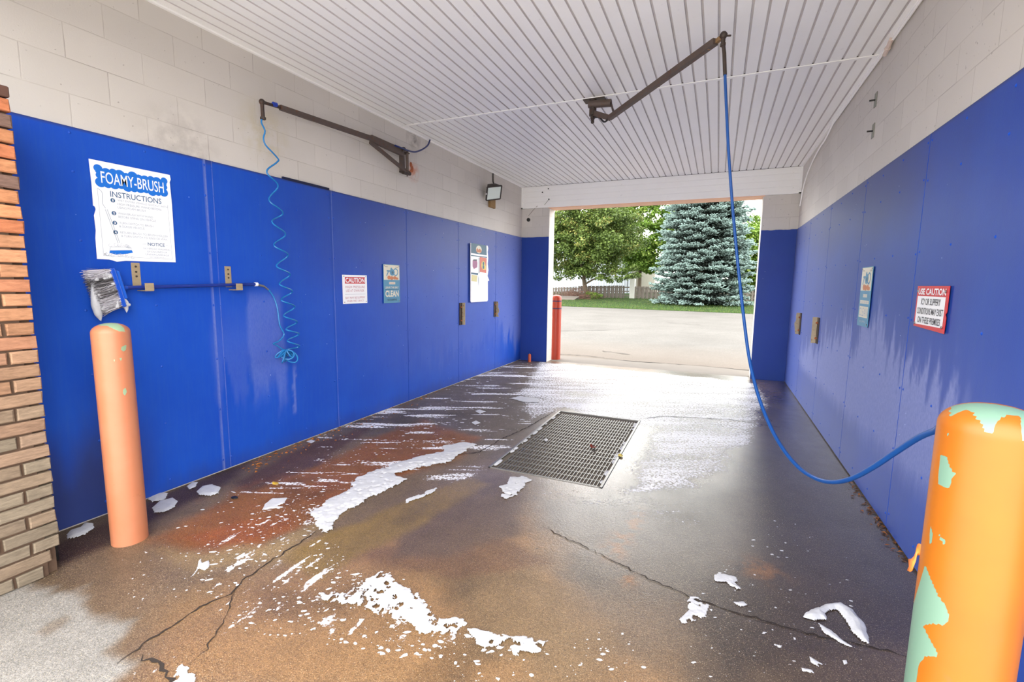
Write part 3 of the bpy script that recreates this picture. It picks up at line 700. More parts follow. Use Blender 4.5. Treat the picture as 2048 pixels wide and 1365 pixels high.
for a in SEAM_R[1:-1]: G().box((W-.004, a-.012, .01), (W, a+.012, HP-.004)).build('joint_gap', M_DKB, wr)
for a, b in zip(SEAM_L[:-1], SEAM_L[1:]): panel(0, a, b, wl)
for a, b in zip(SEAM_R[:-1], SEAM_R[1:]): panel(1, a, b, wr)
# batten strip over the first joint on the left, thin dark cap strips along the top
def strip(name, a, b, m, par): return G().box(a, b, bev=.001).build(name, m, par)
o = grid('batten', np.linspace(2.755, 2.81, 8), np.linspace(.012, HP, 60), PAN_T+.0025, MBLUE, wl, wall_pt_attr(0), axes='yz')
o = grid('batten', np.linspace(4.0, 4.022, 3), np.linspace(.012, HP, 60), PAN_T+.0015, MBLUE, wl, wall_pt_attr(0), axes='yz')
G().box((0.0, 3.45, HP-.002), (.02, 3.99, HP+.018)).build('cap_strip', M_DKB, wl)
for x0_, x1_ in ((0.012, XA), (XB, W-.012)):
    xs = np.linspace(x0_, x1_, 30); zs = np.linspace(0.0, HP, 60)
    X, Z = np.meshgrid(xs, zs); Z = np.where(Z >= HP-.001, Z+.02*(fbm(X*9, X*0, 4)-.6), Z)
    V = np.stack([X, np.full_like(X, -.010), Z], -1); i = np.arange(29)[None, :]+30*np.arange(59)[:, None]
    F = np.stack([i, i+1, i+31, i+30], -1).reshape(-1, 4)
    mesh_obj('panel', V.reshape(-1, 3), F, MBLUE, wf, attrs={'chalk': ('FLOAT', np.zeros(X.size)), 'grime_shade': ('FLOAT', np.full(X.size, .45))})  # backlit shade of the far piers painted into their panels
# horizontal siding above the exit
g = G(); zz = np.linspace(3.0, HC-.005, 5)
for a, b in zip(zz[:-1], zz[1:]):
    g.add([(0.02, YF-.030, a), (W-.02, YF-.030, a), (W-.02, YF-.012, b), (0.02, YF-.012, b), (0.02, YF-.030, b-.004), (W-.02, YF-.030, b-.004)][:4], [(0, 1, 2, 3)])
    g.add([(0.02, YF-.030, a), (W-.02, YF-.030, a), (W-.02, YF-.005, a), (0.02, YF-.005, a)], [(0, 1, 2, 3)])
g.build('siding', MV, wf)
g = G(); g.box((.0, YF-.036, 2.985), (W, YF-.004, 3.003)); g.box((.0, YF-.036, 2.985), (.03, YF-.004, HC)); g.box((W-.03, YF-.036, 2.985), (W, YF-.004, HC)); g.build('siding_trim', MV, wf)
# ------------------------------------------------------------------ ceiling
JY = 5.19; PW = .1030
def ceil(ya, yb, name, z):
    V = []; F = []; x = .004; prof = []
    while x < W-.004:
        for dx, dz in ((0, 0), (.086, 0), (.0885, .013), (.1005, .013)): prof.append((min(x+dx, W-.002), z+dz))
        prof.append((min(x+PW, W-.002), z)); x += PW
    g = G()
    for y in (ya, yb): V += [(a, y, b) for a, b in prof]
    n = len(prof); F = [(i, i+1, n+i+1, n+i) for i in range(n-1)]
    return V, F
ce = empty('ceiling', (0, 1.3, HC), 'white grooved vinyl soffit ceiling', kind='structure')
for ya, yb in ((1.3, JY-.012), (JY+.012, YF-.01)):
    V, F = ceil(ya-1.3, yb-1.3, 'soffit', 0); o = mesh_obj('soffit', V, F, MV, ce); o.data.materials.append(M_GROOVE); o.data.polygons.foreach_set('material_index', [1 if i_ % 5 in (1, 2, 3) else 0 for i_ in range(len(F))])
g = G(); g.box((.0, JY-.020, HC-.006), (W, JY+.020, HC+.004), bev=.002); g.build('joint_channel', MV, ce)
g = G(); g.box((-.4, .9, HC+.02), (W+.4, YF+.45, HC+.25)); g.build('roof_slab', M_CONC, ce)
g = G(); g.box((-.4, .98, 3.0), (W+.4, 1.19, HC+.02)); g.build('sky_block_header', MV, ce)  # unseen header added to keep sky light off the upper walls
for nm, xa, xb in (('trim_1', .0, .028), ('trim_2', W-.028, W)):
    g = G(); g.box((xa, 1.3, HC-.016), (xb, YF-.03, HC-.001), bev=.002); t = g.build(nm, MV); tag(t, 'white trim strip between ceiling and %s wall' % ('left' if xa < 1 else 'right'), kind='structure')
# white cable along the right ceiling edge, drooping in front of the far corner
pts = [(W-.05, 1.4, HC-.03), (W-.05, 5.0, HC-.03), (W-.05, 5.3, HC-.035), (W-.045, 7.9, HC-.035)]
P = [hit(1650, 280, 0, W-.03), hit(1640, 295, 0, W-.02), hit(1622, 330, 0, W-.02), hit(1608, 370, 0, W-.02), hit(1600, 412, 0, W-.02)]
g = G(); g.tube([(W-.02, 1.4, HC-.028), (W-.02, 5.15, HC-.028), (W-.02, P[0][1]-.4, HC-.03)]+[tuple(p) for p in smoothpath([np.array((W-.02, P[0][1]-.35, HC-.03))]+P, 4)], .009, 8)
cb = g.build('white_cable', MV, None, True); tag(cb, 'white cable run along the right ceiling edge and hanging in the far corner', 'cable')
pv = hit(1775, 97, 0, W-.03); g = G(); g.tube([pv+np.array((0, -.08, .03)), pv, pv+np.array((-.0, .06, -.02))], .016, 8); g.sphere(tuple(pv), .022, 8); e = g.build('cable_clamp', simple('cream_plastic', (216, 196, 184), .5), None, True); tag(e, 'cream cable clamp where the ceiling joint meets the right wall', 'cable clamp')
# ================================================================== BRICK PIER
pr = empty('brick_pier', (.2, 1.4, 0), 'weathered face-brick pier at the left front of the bay', kind='structure')
BX, BY = .50, 1.515
g = G(); g.box((-.25, .9, 0), (BX-.014, BY-.05, 2.43)); g.box((BX-.09, 1.0, 0), (BX-.03, BY-.008, 2.43)); g.build('mortar_core', M_MORTAR, pr)
V = []; F = []; C = []; CH = .0700; rs = random.Random(5)
for k in range(34):
    z0 = k*CH+.004; z1 = (k+1)*CH-.007; y = BY+rs.uniform(-.004, .006)
    if k == 0: y -= .075
    if k == 1: y -= .035
    first = True
    while y > .85:
        L = .10 if (first and k % 2 == 0) else .207
        if first and k % 2 == 1: L = .207
        first = False; ya = y-L; xo = BX+rs.uniform(-.003, .003)
        b = len(V); r = .005; jit = lambda: rs.uniform(-.0022, .0022)
        ring = lambda x, m: [(x, ya+m+jit(), z0+m+jit()), (x, y-m+jit(), z0+m+jit()), (x, y-m+jit(), z1-m+jit()), (x, ya+m+jit(), z1-m+jit())]
        V += ring(xo-.09, 0)+ring(xo-r, 0)+ring(xo, r)
        for q in range(2):
            for i in range(4): F.append((b+q*4+i, b+q*4+(i+1) % 4, b+q*4+4+(i+1) % 4, b+q*4+4+i))
        F.append((b+8, b+9, b+10, b+11))
        t = min(1, max(0, (k*CH-.55)/1.3)); t = t+rs.uniform(-.12, .12); t = min(1, max(0, t))
        lo = np.array(lin((124, 112, 96))); hi = np.array(lin(rs.choice([(176, 108, 74), (168, 98, 72), (180, 124, 88), (118, 92, 82), (172, 116, 80)])))
        c = (lo*(1-t)+hi*t)*rs.uniform(.85, 1.12); C += [(*c, 1)]*12
        y = ya-.013
pr_b = mesh_obj('bricks', np.array(V)-np.array((.2, 1.4, 0)), F, mat_brick(), pr, attrs={'tint': ('FLOAT_COLOR', C)})
g = G().box((-.25, .9, 2.38), (BX+.002, BY+.004, 2.43), bev=.004).build('cap', simple('brown_cap', (88, 58, 46), .8, 0, .15, 20), pr)
g = G().box((BX-.16, BY+.005, 0), (BX-.13, BY+.04, .5)).build('conduit', M_BLACK, pr)

# ================================================================== BOLLARDS
def bollard(name, cx, cy, R, top, paint, under, label, peel, warm=None, lean=(0, 0)):
    root = empty(name, (cx, cy, 0), label, 'bollard')
    prof = [(0, 0), (R*1.0, 0)]; zs = list(np.linspace(0, top-R*.62, 190)); prof = [(R, z) for z in zs]
    for k in range(1, 13):
        a = math.pi/2*k/12; prof.append((R*math.cos(a)**.9 if k < 12 else 0.0005, top-R*.62+R*.62*math.sin(a)))
    n = 160; V = []
    for r, z in prof:
        for k in range(n): t = 2*math.pi*k/n; V.append((r*math.cos(t)+lean[0]*z, r*math.sin(t)+lean[1]*z, z))
    F = [(i*n+k, i*n+(k+1) % n, (i+1)*n+(k+1) % n, (i+1)*n+k) for i in range(len(prof)-1) for k in range(n)]
    V = np.array(V); pe = peel(V+np.array((cx, cy, 0)), V)
    mesh_obj('shell', V, F, mat_bollard(name+'_paint', paint, under, warm), root, True, {'peel': ('FLOAT', pe)})
    return root
def facing(P, cx, cy): return ((P[:, 0]-cx)*(CAM[0]-P[:, 0])+(P[:, 1]-cy)*(CAM[1]-P[:, 1])) > -.004
def peel_px(polys, cx, cy, soft=1.6):
    def f(P, L):
        px, py = project(P); s = np.zeros(len(P)); fc = facing(P, cx, cy)
        for poly in polys: s = np.maximum(s, sst(-soft, soft, sdpoly(px, py, poly))*fc)
        an = np.arctan2(L[:, 1], L[:, 0]); bk = sst(.68, .76, fbm(an*1.3+20, P[:, 2]*3, 41))*(~fc)
        return np.maximum(s, bk)
    return f
LBX, LBY = .483, 1.838
bollard('safety_bollard', LBX, LBY, .088, 1.295, (176, 104, 68), (136, 160, 128), 'faded orange bollard standing by the left wall under the foamy brush', peel_px(
    [[(196,652),(206,645),(232,645),(248,656),(250,664),(238,663),(226,658),(214,652)], [(243,694),(253,690),(252,700),(247,704),(242,700)], [(226,722),(229,718),(230,724)], [(238,717),(244,716),(242,723)],
     [(246,780),(251,776),(254,784),(250,792),(246,788)], [(292,1082),(304,1072),(306,1078),(296,1086)]], LBX, LBY), (186, 124, 94))
RBX, RBY = 4.155, 1.640
rb = bollard('safety_bollard', RBX, RBY, .088, 1.30, (152, 80, 8), (106, 138, 120), 'large peeling orange and mint bollard at the right front, nearest the camera', peel_px(
    [[(1900,835),(1915,826),(1934,819),(1944,822),(1952,836),(1960,842),(1967,858),(1976,868),(1984,870),(1988,860),(1992,848),(2002,836),(2014,832),(2040,833),(2042,850),(2044,880),(2060,900),(2060,780),(1960,780),(1900,815)],
     [(1880,912),(1890,911),(1896,920),(1898,930),(1906,945),(1912,950),(1904,955),(1903,968),(1896,980),(1886,976),(1876,966)],
     [(1861,1050),(1865,1068),(1863,1086),(1858,1090)], [(1876,1068),(1888,1078),(1894,1088),(1888,1090),(1880,1080)], [(1883,1030),(1887,1036),(1884,1042)], [(1893,866),(1898,868),(1896,876)],
     [(1850,1130),(1862,1160),(1876,1192),(1890,1210),(1898,1230),(1896,1244),(1888,1252),(1866,1248),(1846,1252),(1860,1280),(1876,1308),(1874,1314),(1850,1314),(1838,1330),(1832,1365),(1834,1400),(1760,1400),(1800,1300)]], RBX, RBY, 1.2), (164, 96, 14))
# curled strip of peeling paint
a, b = hit(1851, 1108, 1, RBY-.0), hit(1817, 1128, 1, RBY+.05)
V = []; N = 9
for i in range(N):
    t = i/(N-1); p = a+(b-a)*t+np.array((0, .012*math.sin(t*6), .006*math.sin(t*5))); w = .010+.009*math.sin(t*2.6); 
    for s_ in (-1, 0, 1): V.append(p+np.array((0, .008*abs(s_), w*s_))-np.array((RBX, RBY, 0)))
F = [(i*3+k, i*3+k+1, i*3+k+4, i*3+k+3) for i in range(N-1) for k in (0, 1)]
o = mesh_obj('paint_flap', V, F, simple('orange_paint_flake', (246, 140, 60), .5), rb, True); md = o.modifiers.new('t', 'SOLIDIFY'); md.thickness = .002
# ribbed red bollard outside
rx, ry = .602, 9.475
rr = empty('safety_bollard', (rx, ry, 0), 'red-orange bollard with two dark bands outside the exit', 'bollard')
g = G(); pr_ = [(.103, -.02), (.103, 1.20), (.103, 1.262), (.095, 1.29), (.07, 1.308), (.03, 1.316), (.001, 1.318)]
n = 40; V = [(r*math.cos(2*math.pi*k/n)+rx, r*math.sin(2*math.pi*k/n)+ry, z) for r, z in pr_ for k in range(n)]
g.add(V, [(i*n+k, i*n+(k+1) % n, (i+1)*n+(k+1) % n, (i+1)*n+k) for i in range(len(pr_)-1) for k in range(n)]); slv = g.build('sleeve', simple('red_orange_sleeve', (170, 52, 22), .4, 0, .05), rr, True)
for z in (1.195, 1.045):
    V = [((.1055)*math.cos(2*math.pi*k/n)+rx, (.1055)*math.sin(2*math.pi*k/n)+ry, zz_) for zz_ in (z-.012, z+.012) for k in range(n)]
    G().add(V, [(k, (k+1) % n, n+(k+1) % n, n+k) for k in range(n)]).build('band', simple('dark_purple_band', (70, 30, 74), .5), slv, True)
sx, sy = .272, 8.86
sp = empty('floor_pipe', (sx, sy, 0), 'short orange pipe stub rising from the floor in the far left corner', 'pipe')
G().tube([(sx, sy, 0), (sx, sy, .14), (sx, sy, .158), (sx, sy, .163)], [.03, .03, .02, .004], 14).build('pipe', simple('orange_pipe_paint', (206, 88, 40), .45), sp, True)
G().cyl((sx, sy, .16), (sx, sy, .172), .009, 8).build('cap', M_GALV, sp, True)

# ================================================================== SIGNS
def text_mesh(s, size, bold=0.0, shear=0.0, space=1.0):
    cu = bpy.data.curves.new('t', 'FONT'); cu.body = s; cu.size = size; cu.offset = bold; cu.align_x = 'CENTER'; cu.align_y = 'CENTER'; cu.shear = shear; cu.space_character = space; cu.resolution_u = 3
    o = bpy.data.objects.new('t', cu); COL.objects.link(o); dg = bpy.context.evaluated_depsgraph_get(); dg.update()
    me = bpy.data.meshes.new_from_object(o.evaluated_get(dg)); V = np.array([v.co[:] for v in me.vertices]).reshape(-1, 3); F = [tuple(p.vertices) for p in me.polygons]
    bpy.data.objects.remove(o); bpy.data.meshes.remove(me); return V, F
class Sign:
    def __init__(s, name, wall, y, z, w, h, label, cat, m, group=None, tilt=0.0, th=.003, lift=.0):
        """y,z: upper left corner as seen; local u right, v down from the corner"""
        s.wall = wall; s.w, s.h = w, h; xw = (PAN_T+.002+lift) if wall == 0 else (W-PAN_T-.002-lift)
        s.root = empty(name, (xw, y, z), label, cat, group); s.root.rotation_euler = (0, 0, 0); s.tilt = tilt; s.th = th; s.layer = 0
    def P(s, u, v, d):
        c, t = math.cos(s.tilt), math.sin(s.tilt); u2 = u*c+v*t; v2 = v*c-u*t
        return (d, u2, -v2) if s.wall == 0 else (-d, -u2, -v2)
    def raw(s, name, V, F, m):
        o = mesh_obj(name, V, F, m, s.root if name == 'board' else s.brd); return o
    def board(s, pts, m, name='board'):
        n = len(pts); V = [s.P(u, v, 0) for u, v in pts]+[s.P(u, v, s.th) for u, v in pts]
        F = [tuple(range(n-1, -1, -1)), tuple(range(n, 2*n))]+[(i, (i+1) % n, n+(i+1) % n, n+i) for i in range(n)]
        s.brd = s.raw(name, V, F, m); return s.brd
    def poly(s, name, polys, m, lv=1):
        V = []; F = []
        for j_, pts in enumerate(polys):
            b = len(V); V += [s.P(u, v, s.th+.0006*lv+.000015*j_) for u, v in pts]; F.append(tuple(range(b, b+len(pts))))
        return s.raw(name, V, F, m)
    def text(s, name, items, m, lv=2):
        for it in items:
            V = []; F = []
            t, u, v, wid, hgt = it[:5]; bold = it[5] if len(it) > 5 else 0
            tv, tf = text_mesh(t, 1.0, bold); lo, hi = tv.min(0), tv.max(0)
            b = len(V)
            for p in tv:
                uu = u+((p[0]-lo[0])/(hi[0]-lo[0])-.5)*wid; vv = v-((p[1]-lo[1])/(hi[1]-lo[1])-.5)*hgt; V.append(s.P(uu, vv, s.th+.0006*lv))
            F += [tuple(i+b for i in f) for f in tf]
            s.raw(name, V, F, m)
def circ(u, v, r, n=20, e=1.0): return [(u+r*math.cos(2*math.pi*k/n), v+r*e*math.sin(2*math.pi*k/n)) for k in range(n)]
def rect(u0, v0, u1, v1): return [(u0, v0), (u1, v0), (u1, v1), (u0, v1)]
def line(u0, v0, u1, v1, w):
    d = np.array((u1-u0, v1-v0)); d = d/np.linalg.norm(d); nn = np.array((-d[1], d[0]))*w/2
    return [(u0+nn[0], v0+nn[1]), (u1+nn[0], v1+nn[1]), (u1-nn[0], v1-nn[1]), (u0-nn[0], v0-nn[1])]
S_BLUE = simple('sign_blue', (20, 112, 212), .45, 0, .03); S_NAVY = simple('sign_grey_blue', (62, 100, 140), .5); S_PALE = simple('sign_faded_grey', (176, 186, 198), .5)
S_RED = simple('sign_red', (206, 40, 48), .45, 0, .06); S_PINK = simple('sign_faded_red', (206, 150, 156), .5); S_INK = simple('sign_black_ink', (44, 46, 58), .5)
S_TEAL = simple('sign_teal', (70, 142, 178), .5, 0, .08); S_TEAL2 = simple('sign_dark_teal', (34, 96, 122), .5, 0, .1); S_CREAM = simple('sign_cream', (224, 218, 196), .5, 0, .04); S_ORG = simple('sign_orange', (206, 118, 62), .5, 0, .1); S_YEL = simple('sign_yellow', (232, 214, 110), .5, 0, .1)
def screws(s, pts, r=.006):
    for u, v in pts:
        g = G(); c = s.P(u, v, s.th+.003); g.sphere(c, r, 8, 0, (.5, 1, 1)); mesh_obj('screw', g.v, g.f, M_GALV, s.brd, True)
# foam brush instructions
w, h = .466, .608
s = Sign('instruction_sign', 0, 2.031, 2.272, w, h, 'white instruction sign headed FOAMY-BRUSH with torn left edge on the left wall', 'sign', M_WHITE, lift=.002)
s.board([(0, 0), (w, 0), (w+.004, .03), (w-.004, .05), (w, .2), (w-.002, .40), (w-.004, h), (.15, h+.004), (.10, h+.012), (.06, h), (-.006, h), (-.004, .48), (.002, .43), (.0, .34), (.012, .30), (.008, .285), (0, .28), (.003, .15)], M_WHITE)
cl = []; N = 11
for i in range(N):
    u = .05+i*(.366/(N-1)); cl.append(circ(u, .062+.006*math.sin(i*2.1), .024+.006*(i % 2), 16)); cl.append(circ(u, .132+.004*math.sin(i*1.7), .024+.005*((i+1) % 2), 16))
cl.append(rect(.045, .05, .42, .145)); cl.append(circ(.045, .09, .018)); cl.append(circ(.425, .09, .018)); cl.append(circ(.043, .048, .024)); cl.append(circ(.425, .048, .022))
s.poly('cloud_banner', cl, S_BLUE)
s.text('headline', [('FOAMY-BRUSH', .236, .097, .365, .072, .006)], M_WHITE, 3)
s.text('subtitle', [('INSTRUCTIONS', .246, .193, .30, .036, .005)], S_NAVY)
[s.poly('number_disc', [circ(.107, v_, .013)], S_NAVY) for v_ in (.232, .312, .373, .432)]
s.text('number', [('1', .107, .232, .005, .015, .02), ('2', .107, .312, .009, .015, .02), ('3', .107, .373, .009, .015, .02), ('4', .107, .432, .010, .015, .02)], M_WHITE, 3)
s.text('text_line', [('WET ENTIRE VEHICLE QUICKLY WITH', .283, .228, .30, .014), ('HIGH PRESSURE WAND BEFORE', .262, .250, .262, .014), ('USING FOAM BRUSH.', .213, .272, .165, .014),
    ('WASH BRUSH WITH WAND', .232, .309, .205, .014), ('BEFORE USING ON VEHICLE.', .243, .331, .225, .014), ('TURN SWITCH TO BRUSH', .232, .369, .2, .014), ('& SCRUB VEHICLE.', .205, .391, .15, .014),
    ('RETURN BRUSH TO BRUSH HOLDER', .277, .430, .29, .014), ('& TURN SWITCH TO RINSE OR WAX.', .277, .452, .28, .014), ('NO BRUSH WASHING', .345, .523, .17, .012), ('OF ENGINES OR', .345, .543, .13, .012), ('UNDERCARRIAGE', .345, .562, .15, .012), ('NOT RESPONSIBLE', .345, .580, .10, .007)], S_PALE)
s.text('notice', [('NOTICE', .343, .492, .108, .022, .01)], S_NAVY)
s.poly('border', [line(.03, .17, .03, .585, .0018), line(.03, .585, .44, .588, .0018), line(.436, .21, .44, .588, .0018), line(.255, .494, .282, .494, .0015), line(.405, .494, .43, .494, .0015)], S_PALE)
br_ = [line(.062, .295, .115, .500, .003), line(.072, .293, .125, .498, .003)]
cv = smoothpath([(.032, .170, 0), (.052, .19, 0), (.052, .23, 0), (.05, .26, 0), (.064, .288, 0)], 5)
br_ += [line(a_[0], a_[1], b_[0], b_[1], .003) for a_, b_ in zip(cv[:-1], cv[1:])]
br_ += [line(.07, .528, .18, .52, .002), line(.07, .528, .066, .55, .002), line(.18, .52, .19, .535, .002), line(.066, .55, .19, .540, .002)]
s.poly('brush_drawing', br_, S_PALE)
s.poly('drawn_bristles', [[(.066, .551), (.19, .541), (.196, .556), (.16, .566), (.10, .575), (.062, .566)]], S_BLUE)
bub = []; rs = random.Random(2)
for i in range(26):
    u, v = rs.uniform(.045, .20), rs.choice((rs.uniform(.572, .59), rs.uniform(.505, .52))); r = rs.uniform(.006, .011)
    c1 = circ(u, v, r, 12)
    bub += [line(*c1[k], *c1[(k+1) % 12], .0012) for k in range(0, 9)]
s.poly('drawn_bubbles', bub, S_PALE); screws(s, [(.036, .575)], .004)
# caution high pressure
w, h = .372, .305
s = Sign('caution_sign', 0, 4.130, 1.611, w, h, 'small white CAUTION HIGH PRESSURE sign with a red bar on the left wall', 'sign', M_WHITE)
s.board(rect(0, 0, w, h), M_WHITE); s.poly('red_bar', [rect(.035, .022, w-.03, .092)], S_RED)
s.text('headline', [('CAUTION', w/2+.002, .057, .29, .052, .02)], M_WHITE, 3)
s.text('text_line', [('HIGH PRESSURE', w/2, .127, .30, .026), ('USE AT OWN RISK', w/2, .166, .28, .026), ('BAY MAY BE SLIPPERY', w/2, .242, .30, .022), ('WHEN WET OR ICY', w/2, .277, .26, .022)], S_PINK)
s.poly('rule', [line(.03, .205, w-.03, .205, .003)], S_PALE); screws(s, [(.02, .015), (w-.02, .015), (.02, h-.018), (w-.02, h-.018)])
# keep-clean signs (one on each wall)
def clean_sign(wall, y, z, w, h, label, worn):
    s = Sign('keep_clean_sign', wall, y, z, w, h, label, 'sign', S_TEAL, 'keep-the-bay-clean signs', lift=.006)
    s.board(rect(0, 0, w, h), S_TEAL)
    kx, ky = w/.305, h/.455; sc = lambda L: [[(u*kx, v*ky) for u, v in p] for p in L]
    s.poly('cream_field', sc([rect(.006, .006, .299, .182)]), S_CREAM)
    # a rounded washer unit with a hose loop and a nozzle, on two orange cushions of suds
    s.poly('orange_suds', sc([circ(.10, .155, .030, 18, .75), circ(.15, .160, .036, 18, .6), circ(.21, .157, .030, 18, .7), circ(.25, .165, .024, 18, .6)]), S_ORG, 2)
    ringp = circ(.225, .088, .040, 20)
    s.poly('washer_drawing', sc([circ(.16, .092, .046, 22, .85), circ(.145, .055, .018, 12), rect(.06, .07, .13, .085), line(.095, .075, .055, .135, .014)]+[line(*ringp[k], *ringp[(k+1) % 20], .013) for k in range(20)]), S_TEAL, 3)
    s.poly('washer_shadow', sc([circ(.165, .095, .018, 12)]), S_TEAL2, 4)
    s.text('corner_word', [('Stop', .05*kx, .028*ky, .055*kx, .016), ('Look', .257*kx, .028*ky, .055*kx, .016)], S_INK)
    s.poly('word_blocks', sc([rect(.10, .208, .215, .232), rect(.03, .256, .28, .282), rect(.03, .302, .28, .388)]) if worn else sc([rect(.10, .206, .215, .234)]), S_CREAM, 1)
    if worn:
        s.text('text_line', [('PLEASE', w/2, .220*ky, .09, .016), ('LEAVE THE BAY', w/2, .269*ky, .22, .018), ('CLEAN', w/2, .345*ky, .23, .066), ('NO DUMPING', w/2, .418*ky, .15, .018)], S_PALE, 2)
    else:
        s.text('please', [('PLEASE', w/2, .220*ky, .10, .018)], S_PINK, 2)
        s.text('text_line', [('LEAVE THE BAY', w/2, .272*ky, .25, .026, .015), ('CLEAN', w/2, .345*ky, .25, .076, .035)], S_CREAM, 2)
        s.poly('rule', sc([rect(.03, .292, .28, .298)]), S_TEAL2, 1)
        s.text('foot_words', [('NO DUMPING', w/2, .418*ky, .18, .026, .02)], S_TEAL2, 2)
    screws(s, [(.015, .015), (w-.015, .015), (w-.02, h-.02)]); return s
clean_sign(0, 4.780, 1.748, .306, .455, 'teal and cream sign reading PLEASE LEAVE THE BAY CLEAN on the left wall', False)
clean_sign(1, 5.030, 1.705, .290, .470, 'sun-bleached keep-clean sign with a bent foot on the right wall', True)
# peeling menu poster
w, h = .61, .925
s = Sign('menu_poster', 0, 6.860, 2.160, w, h, 'tall peeling poster board with a teal header, its lower half torn back to white', 'poster', M_WHITE, lift=.02, th=.008)
s.board([(0, 0), (w-.02, 0), (w, .04), (w-.02, .1), (w, .2), (w-.015, .3), (w+.01, .40), (w-.02, .5), (w+.045, .575), (w-.01, .585), (w-.005, h-.02), (w-.03, h), (.02, h), (0, h-.02)], M_WHITE)
s.poly('teal_header', [[(.01, .0), (w-.07, .0), (w-.06, .16), (.01, .155)], rect(.01, .185, w-.05, .2), [(.01, .455), (.25, .46), (.24, .49), (.01, .48)], rect(.27, .21, .29, .46)], S_TEAL2)
s.poly('badge', [circ(.27, .085, .10, 22, .62)], S_CREAM, 2); s.poly('badge_flame', [[(.18, .09), (.22, .06), (.25, .09), (.29, .07), (.36, .09), (.35, .13), (.19, .13)]], S_ORG, 3)
s.poly('orange_panel', [[(.30, .20), (w-.06, .205), (w-.075, .45), (.30, .44)]], simple('poster_coral', (224, 116, 90), .5), 2)
s.poly('yellow_splash', [circ(.43, .33, .07, 18, 1.0), rect(.42, .33, .52, .40)], S_YEL, 3); s.poly('bucket', [rect(.40, .33, .46, .385), circ(.43, .30, .03)], S_TEAL2, 4)
s.poly('magenta_box', [[(.06, .27), (.20, .26), (.22, .30), (.21, .37), (.10, .40), (.06, .36)]], simple('poster_magenta', (170, 96, 140), .5), 2)
s.poly('box_top', [[(.06, .27), (.09, .25), (.21, .245), (.20, .265)]], S_INK, 3)
s.poly('yellow_scrap', [[(.03, .49), (.22, .50), (.20, .60), (.02, .59)]], simple('poster_pale_yellow', (236, 226, 160), .5), 2)
s.poly('grey_marks', [[(.25, .50), (.27, .55), (.26, .68), (.245, .60)], ], S_PALE, 3)
# use caution sign on right wall
w, h = .412, .245
s = Sign('caution_sign', 1, 3.826, 1.556, w, h, 'red-bordered USE CAUTION ICY OR SLIPPERY sign on the right wall', 'sign', S_RED, lift=.006)
s.board([(0, 0), (w, 0), (w, h*.55), (w-.012, h*.6), (w, h*.66), (w-.004, h), (.0, h-.012)], S_RED)
s.poly('white_panel', [rect(.018, .058, w-.026, h-.026)], M_WHITE)
s.text('headline', [('USE CAUTION', w/2, .032, .36, .036, .03)], M_WHITE, 3)
s.text('text_line', [('ICY OR SLIPPERY', w/2+.0, .088, .255, .036, .008), ('CONDITIONS MAY EXIST', w/2, .141, .345, .036, .008), ('ON THESE PREMISES', w/2-.0, .192, .30, .036, .008)], S_INK, 3)
screws(s, [(.018, .03), (w-.03, .03), (.022, h-.03), (w-.03, h-.03)], .008)

# ================================================================== FOAM BRUSH ON ITS HOLDERS
for yb, lab in ((2.237, 'tan metal hook bracket under the instruction sign, nearer the brush head'), (2.886, 'tan metal hook bracket holding the hose end of the brush pole')):
    b = empty('brush_bracket', (PAN_T, yb, 1.56), lab, 'bracket', None)
    G().box((PAN_T, yb-.026, 1.485), (PAN_T+.004, yb+.026, 1.650), bev=.0015).build('plate', M_TAN, b); pl_ = b.children[-1]
    g = G(); g.box((PAN_T, yb+.0, 1.462), (PAN_T+.09, yb+.052, 1.468)); g.box((PAN_T+.085, yb+.0, 1.464), (PAN_T+.092, yb+.055, 1.515), bev=.002); g.build('hook', M_TAN, b)
    for z in (1.625, 1.59, 1.56): mesh_obj('screw', *(lambda q: (np.array(q.v)-np.array((PAN_T, yb, 1.56)), q.f))(G().sphere((PAN_T+.005, yb, z), .007, 8)), M_DARKST, pl_, True)
br = empty('foam_brush', (PAN_T+.05, 2.13, 1.487), 'long-handled blue foam brush hanging sideways on two brackets, soapy bristles', 'brush')
pa = hit(243, 576, 0, .062); pb = hit(512, 569, 0, .062)
M_POLE = simple('dark_blue_pole', (28, 52, 140), .3)
G().cyl(pa, pb, .0125, 14).build('handle', M_POLE, br, True)
G().cyl(pb-np.array((0, .012, 0)), pb+np.array((0, .012, 0)), .0165, 14).build('collar', M_WHITE, br, True)
pc = hit(528, 573, 0, .062); pd = hit(537, 580, 0, .062)
G().tube([pb, pc, pd], [.011, .009, .007], 10).build('swivel', M_GALV, br, True)
# head block: long axis roughly vertical, leaning
t1, b1 = hit(218, 537, 0, .075), hit(243, 614, 0, .075); ax = (b1-t1)
g = G(); g.obox(t1, b1, .075, .030, up=(0, 1, 0)); hb = g.build('head_block', simple('blue_plastic_block', (26, 84, 200), .35), br); md = hb.modifiers.new('b', 'BEVEL'); md.width = .006; md.segments = 2
t2, b2 = t1+ax*.06+np.array((0, .028, 0)), b1-ax*.2+np.array((0, .028, 0)); g = G(); g.obox(t2, b2, .045, .03, up=(0, 1, 0)); md = g.build('ferrule', simple('blue_plastic_ferrule', (34, 100, 214), .35), br).modifiers.new('b', 'BEVEL'); md.width = .006
g = G(); g.tube([(t2+b2)/2, pa+np.array((0, -.0, 0)), pa+np.array((0, .03, 0))], [.022, .018, .016], 12); g.build('socket', simple('blue_socket', (24, 74, 176), .35), br, True)
V = []; F = []; T = []; rs = np.random.default_rng(9); axn = ax/np.linalg.norm(ax); out = np.array((0, -1, 0))-axn*np.dot((0, -1, 0), axn); out /= np.linalg.norm(out); L_ = np.linalg.norm(ax)
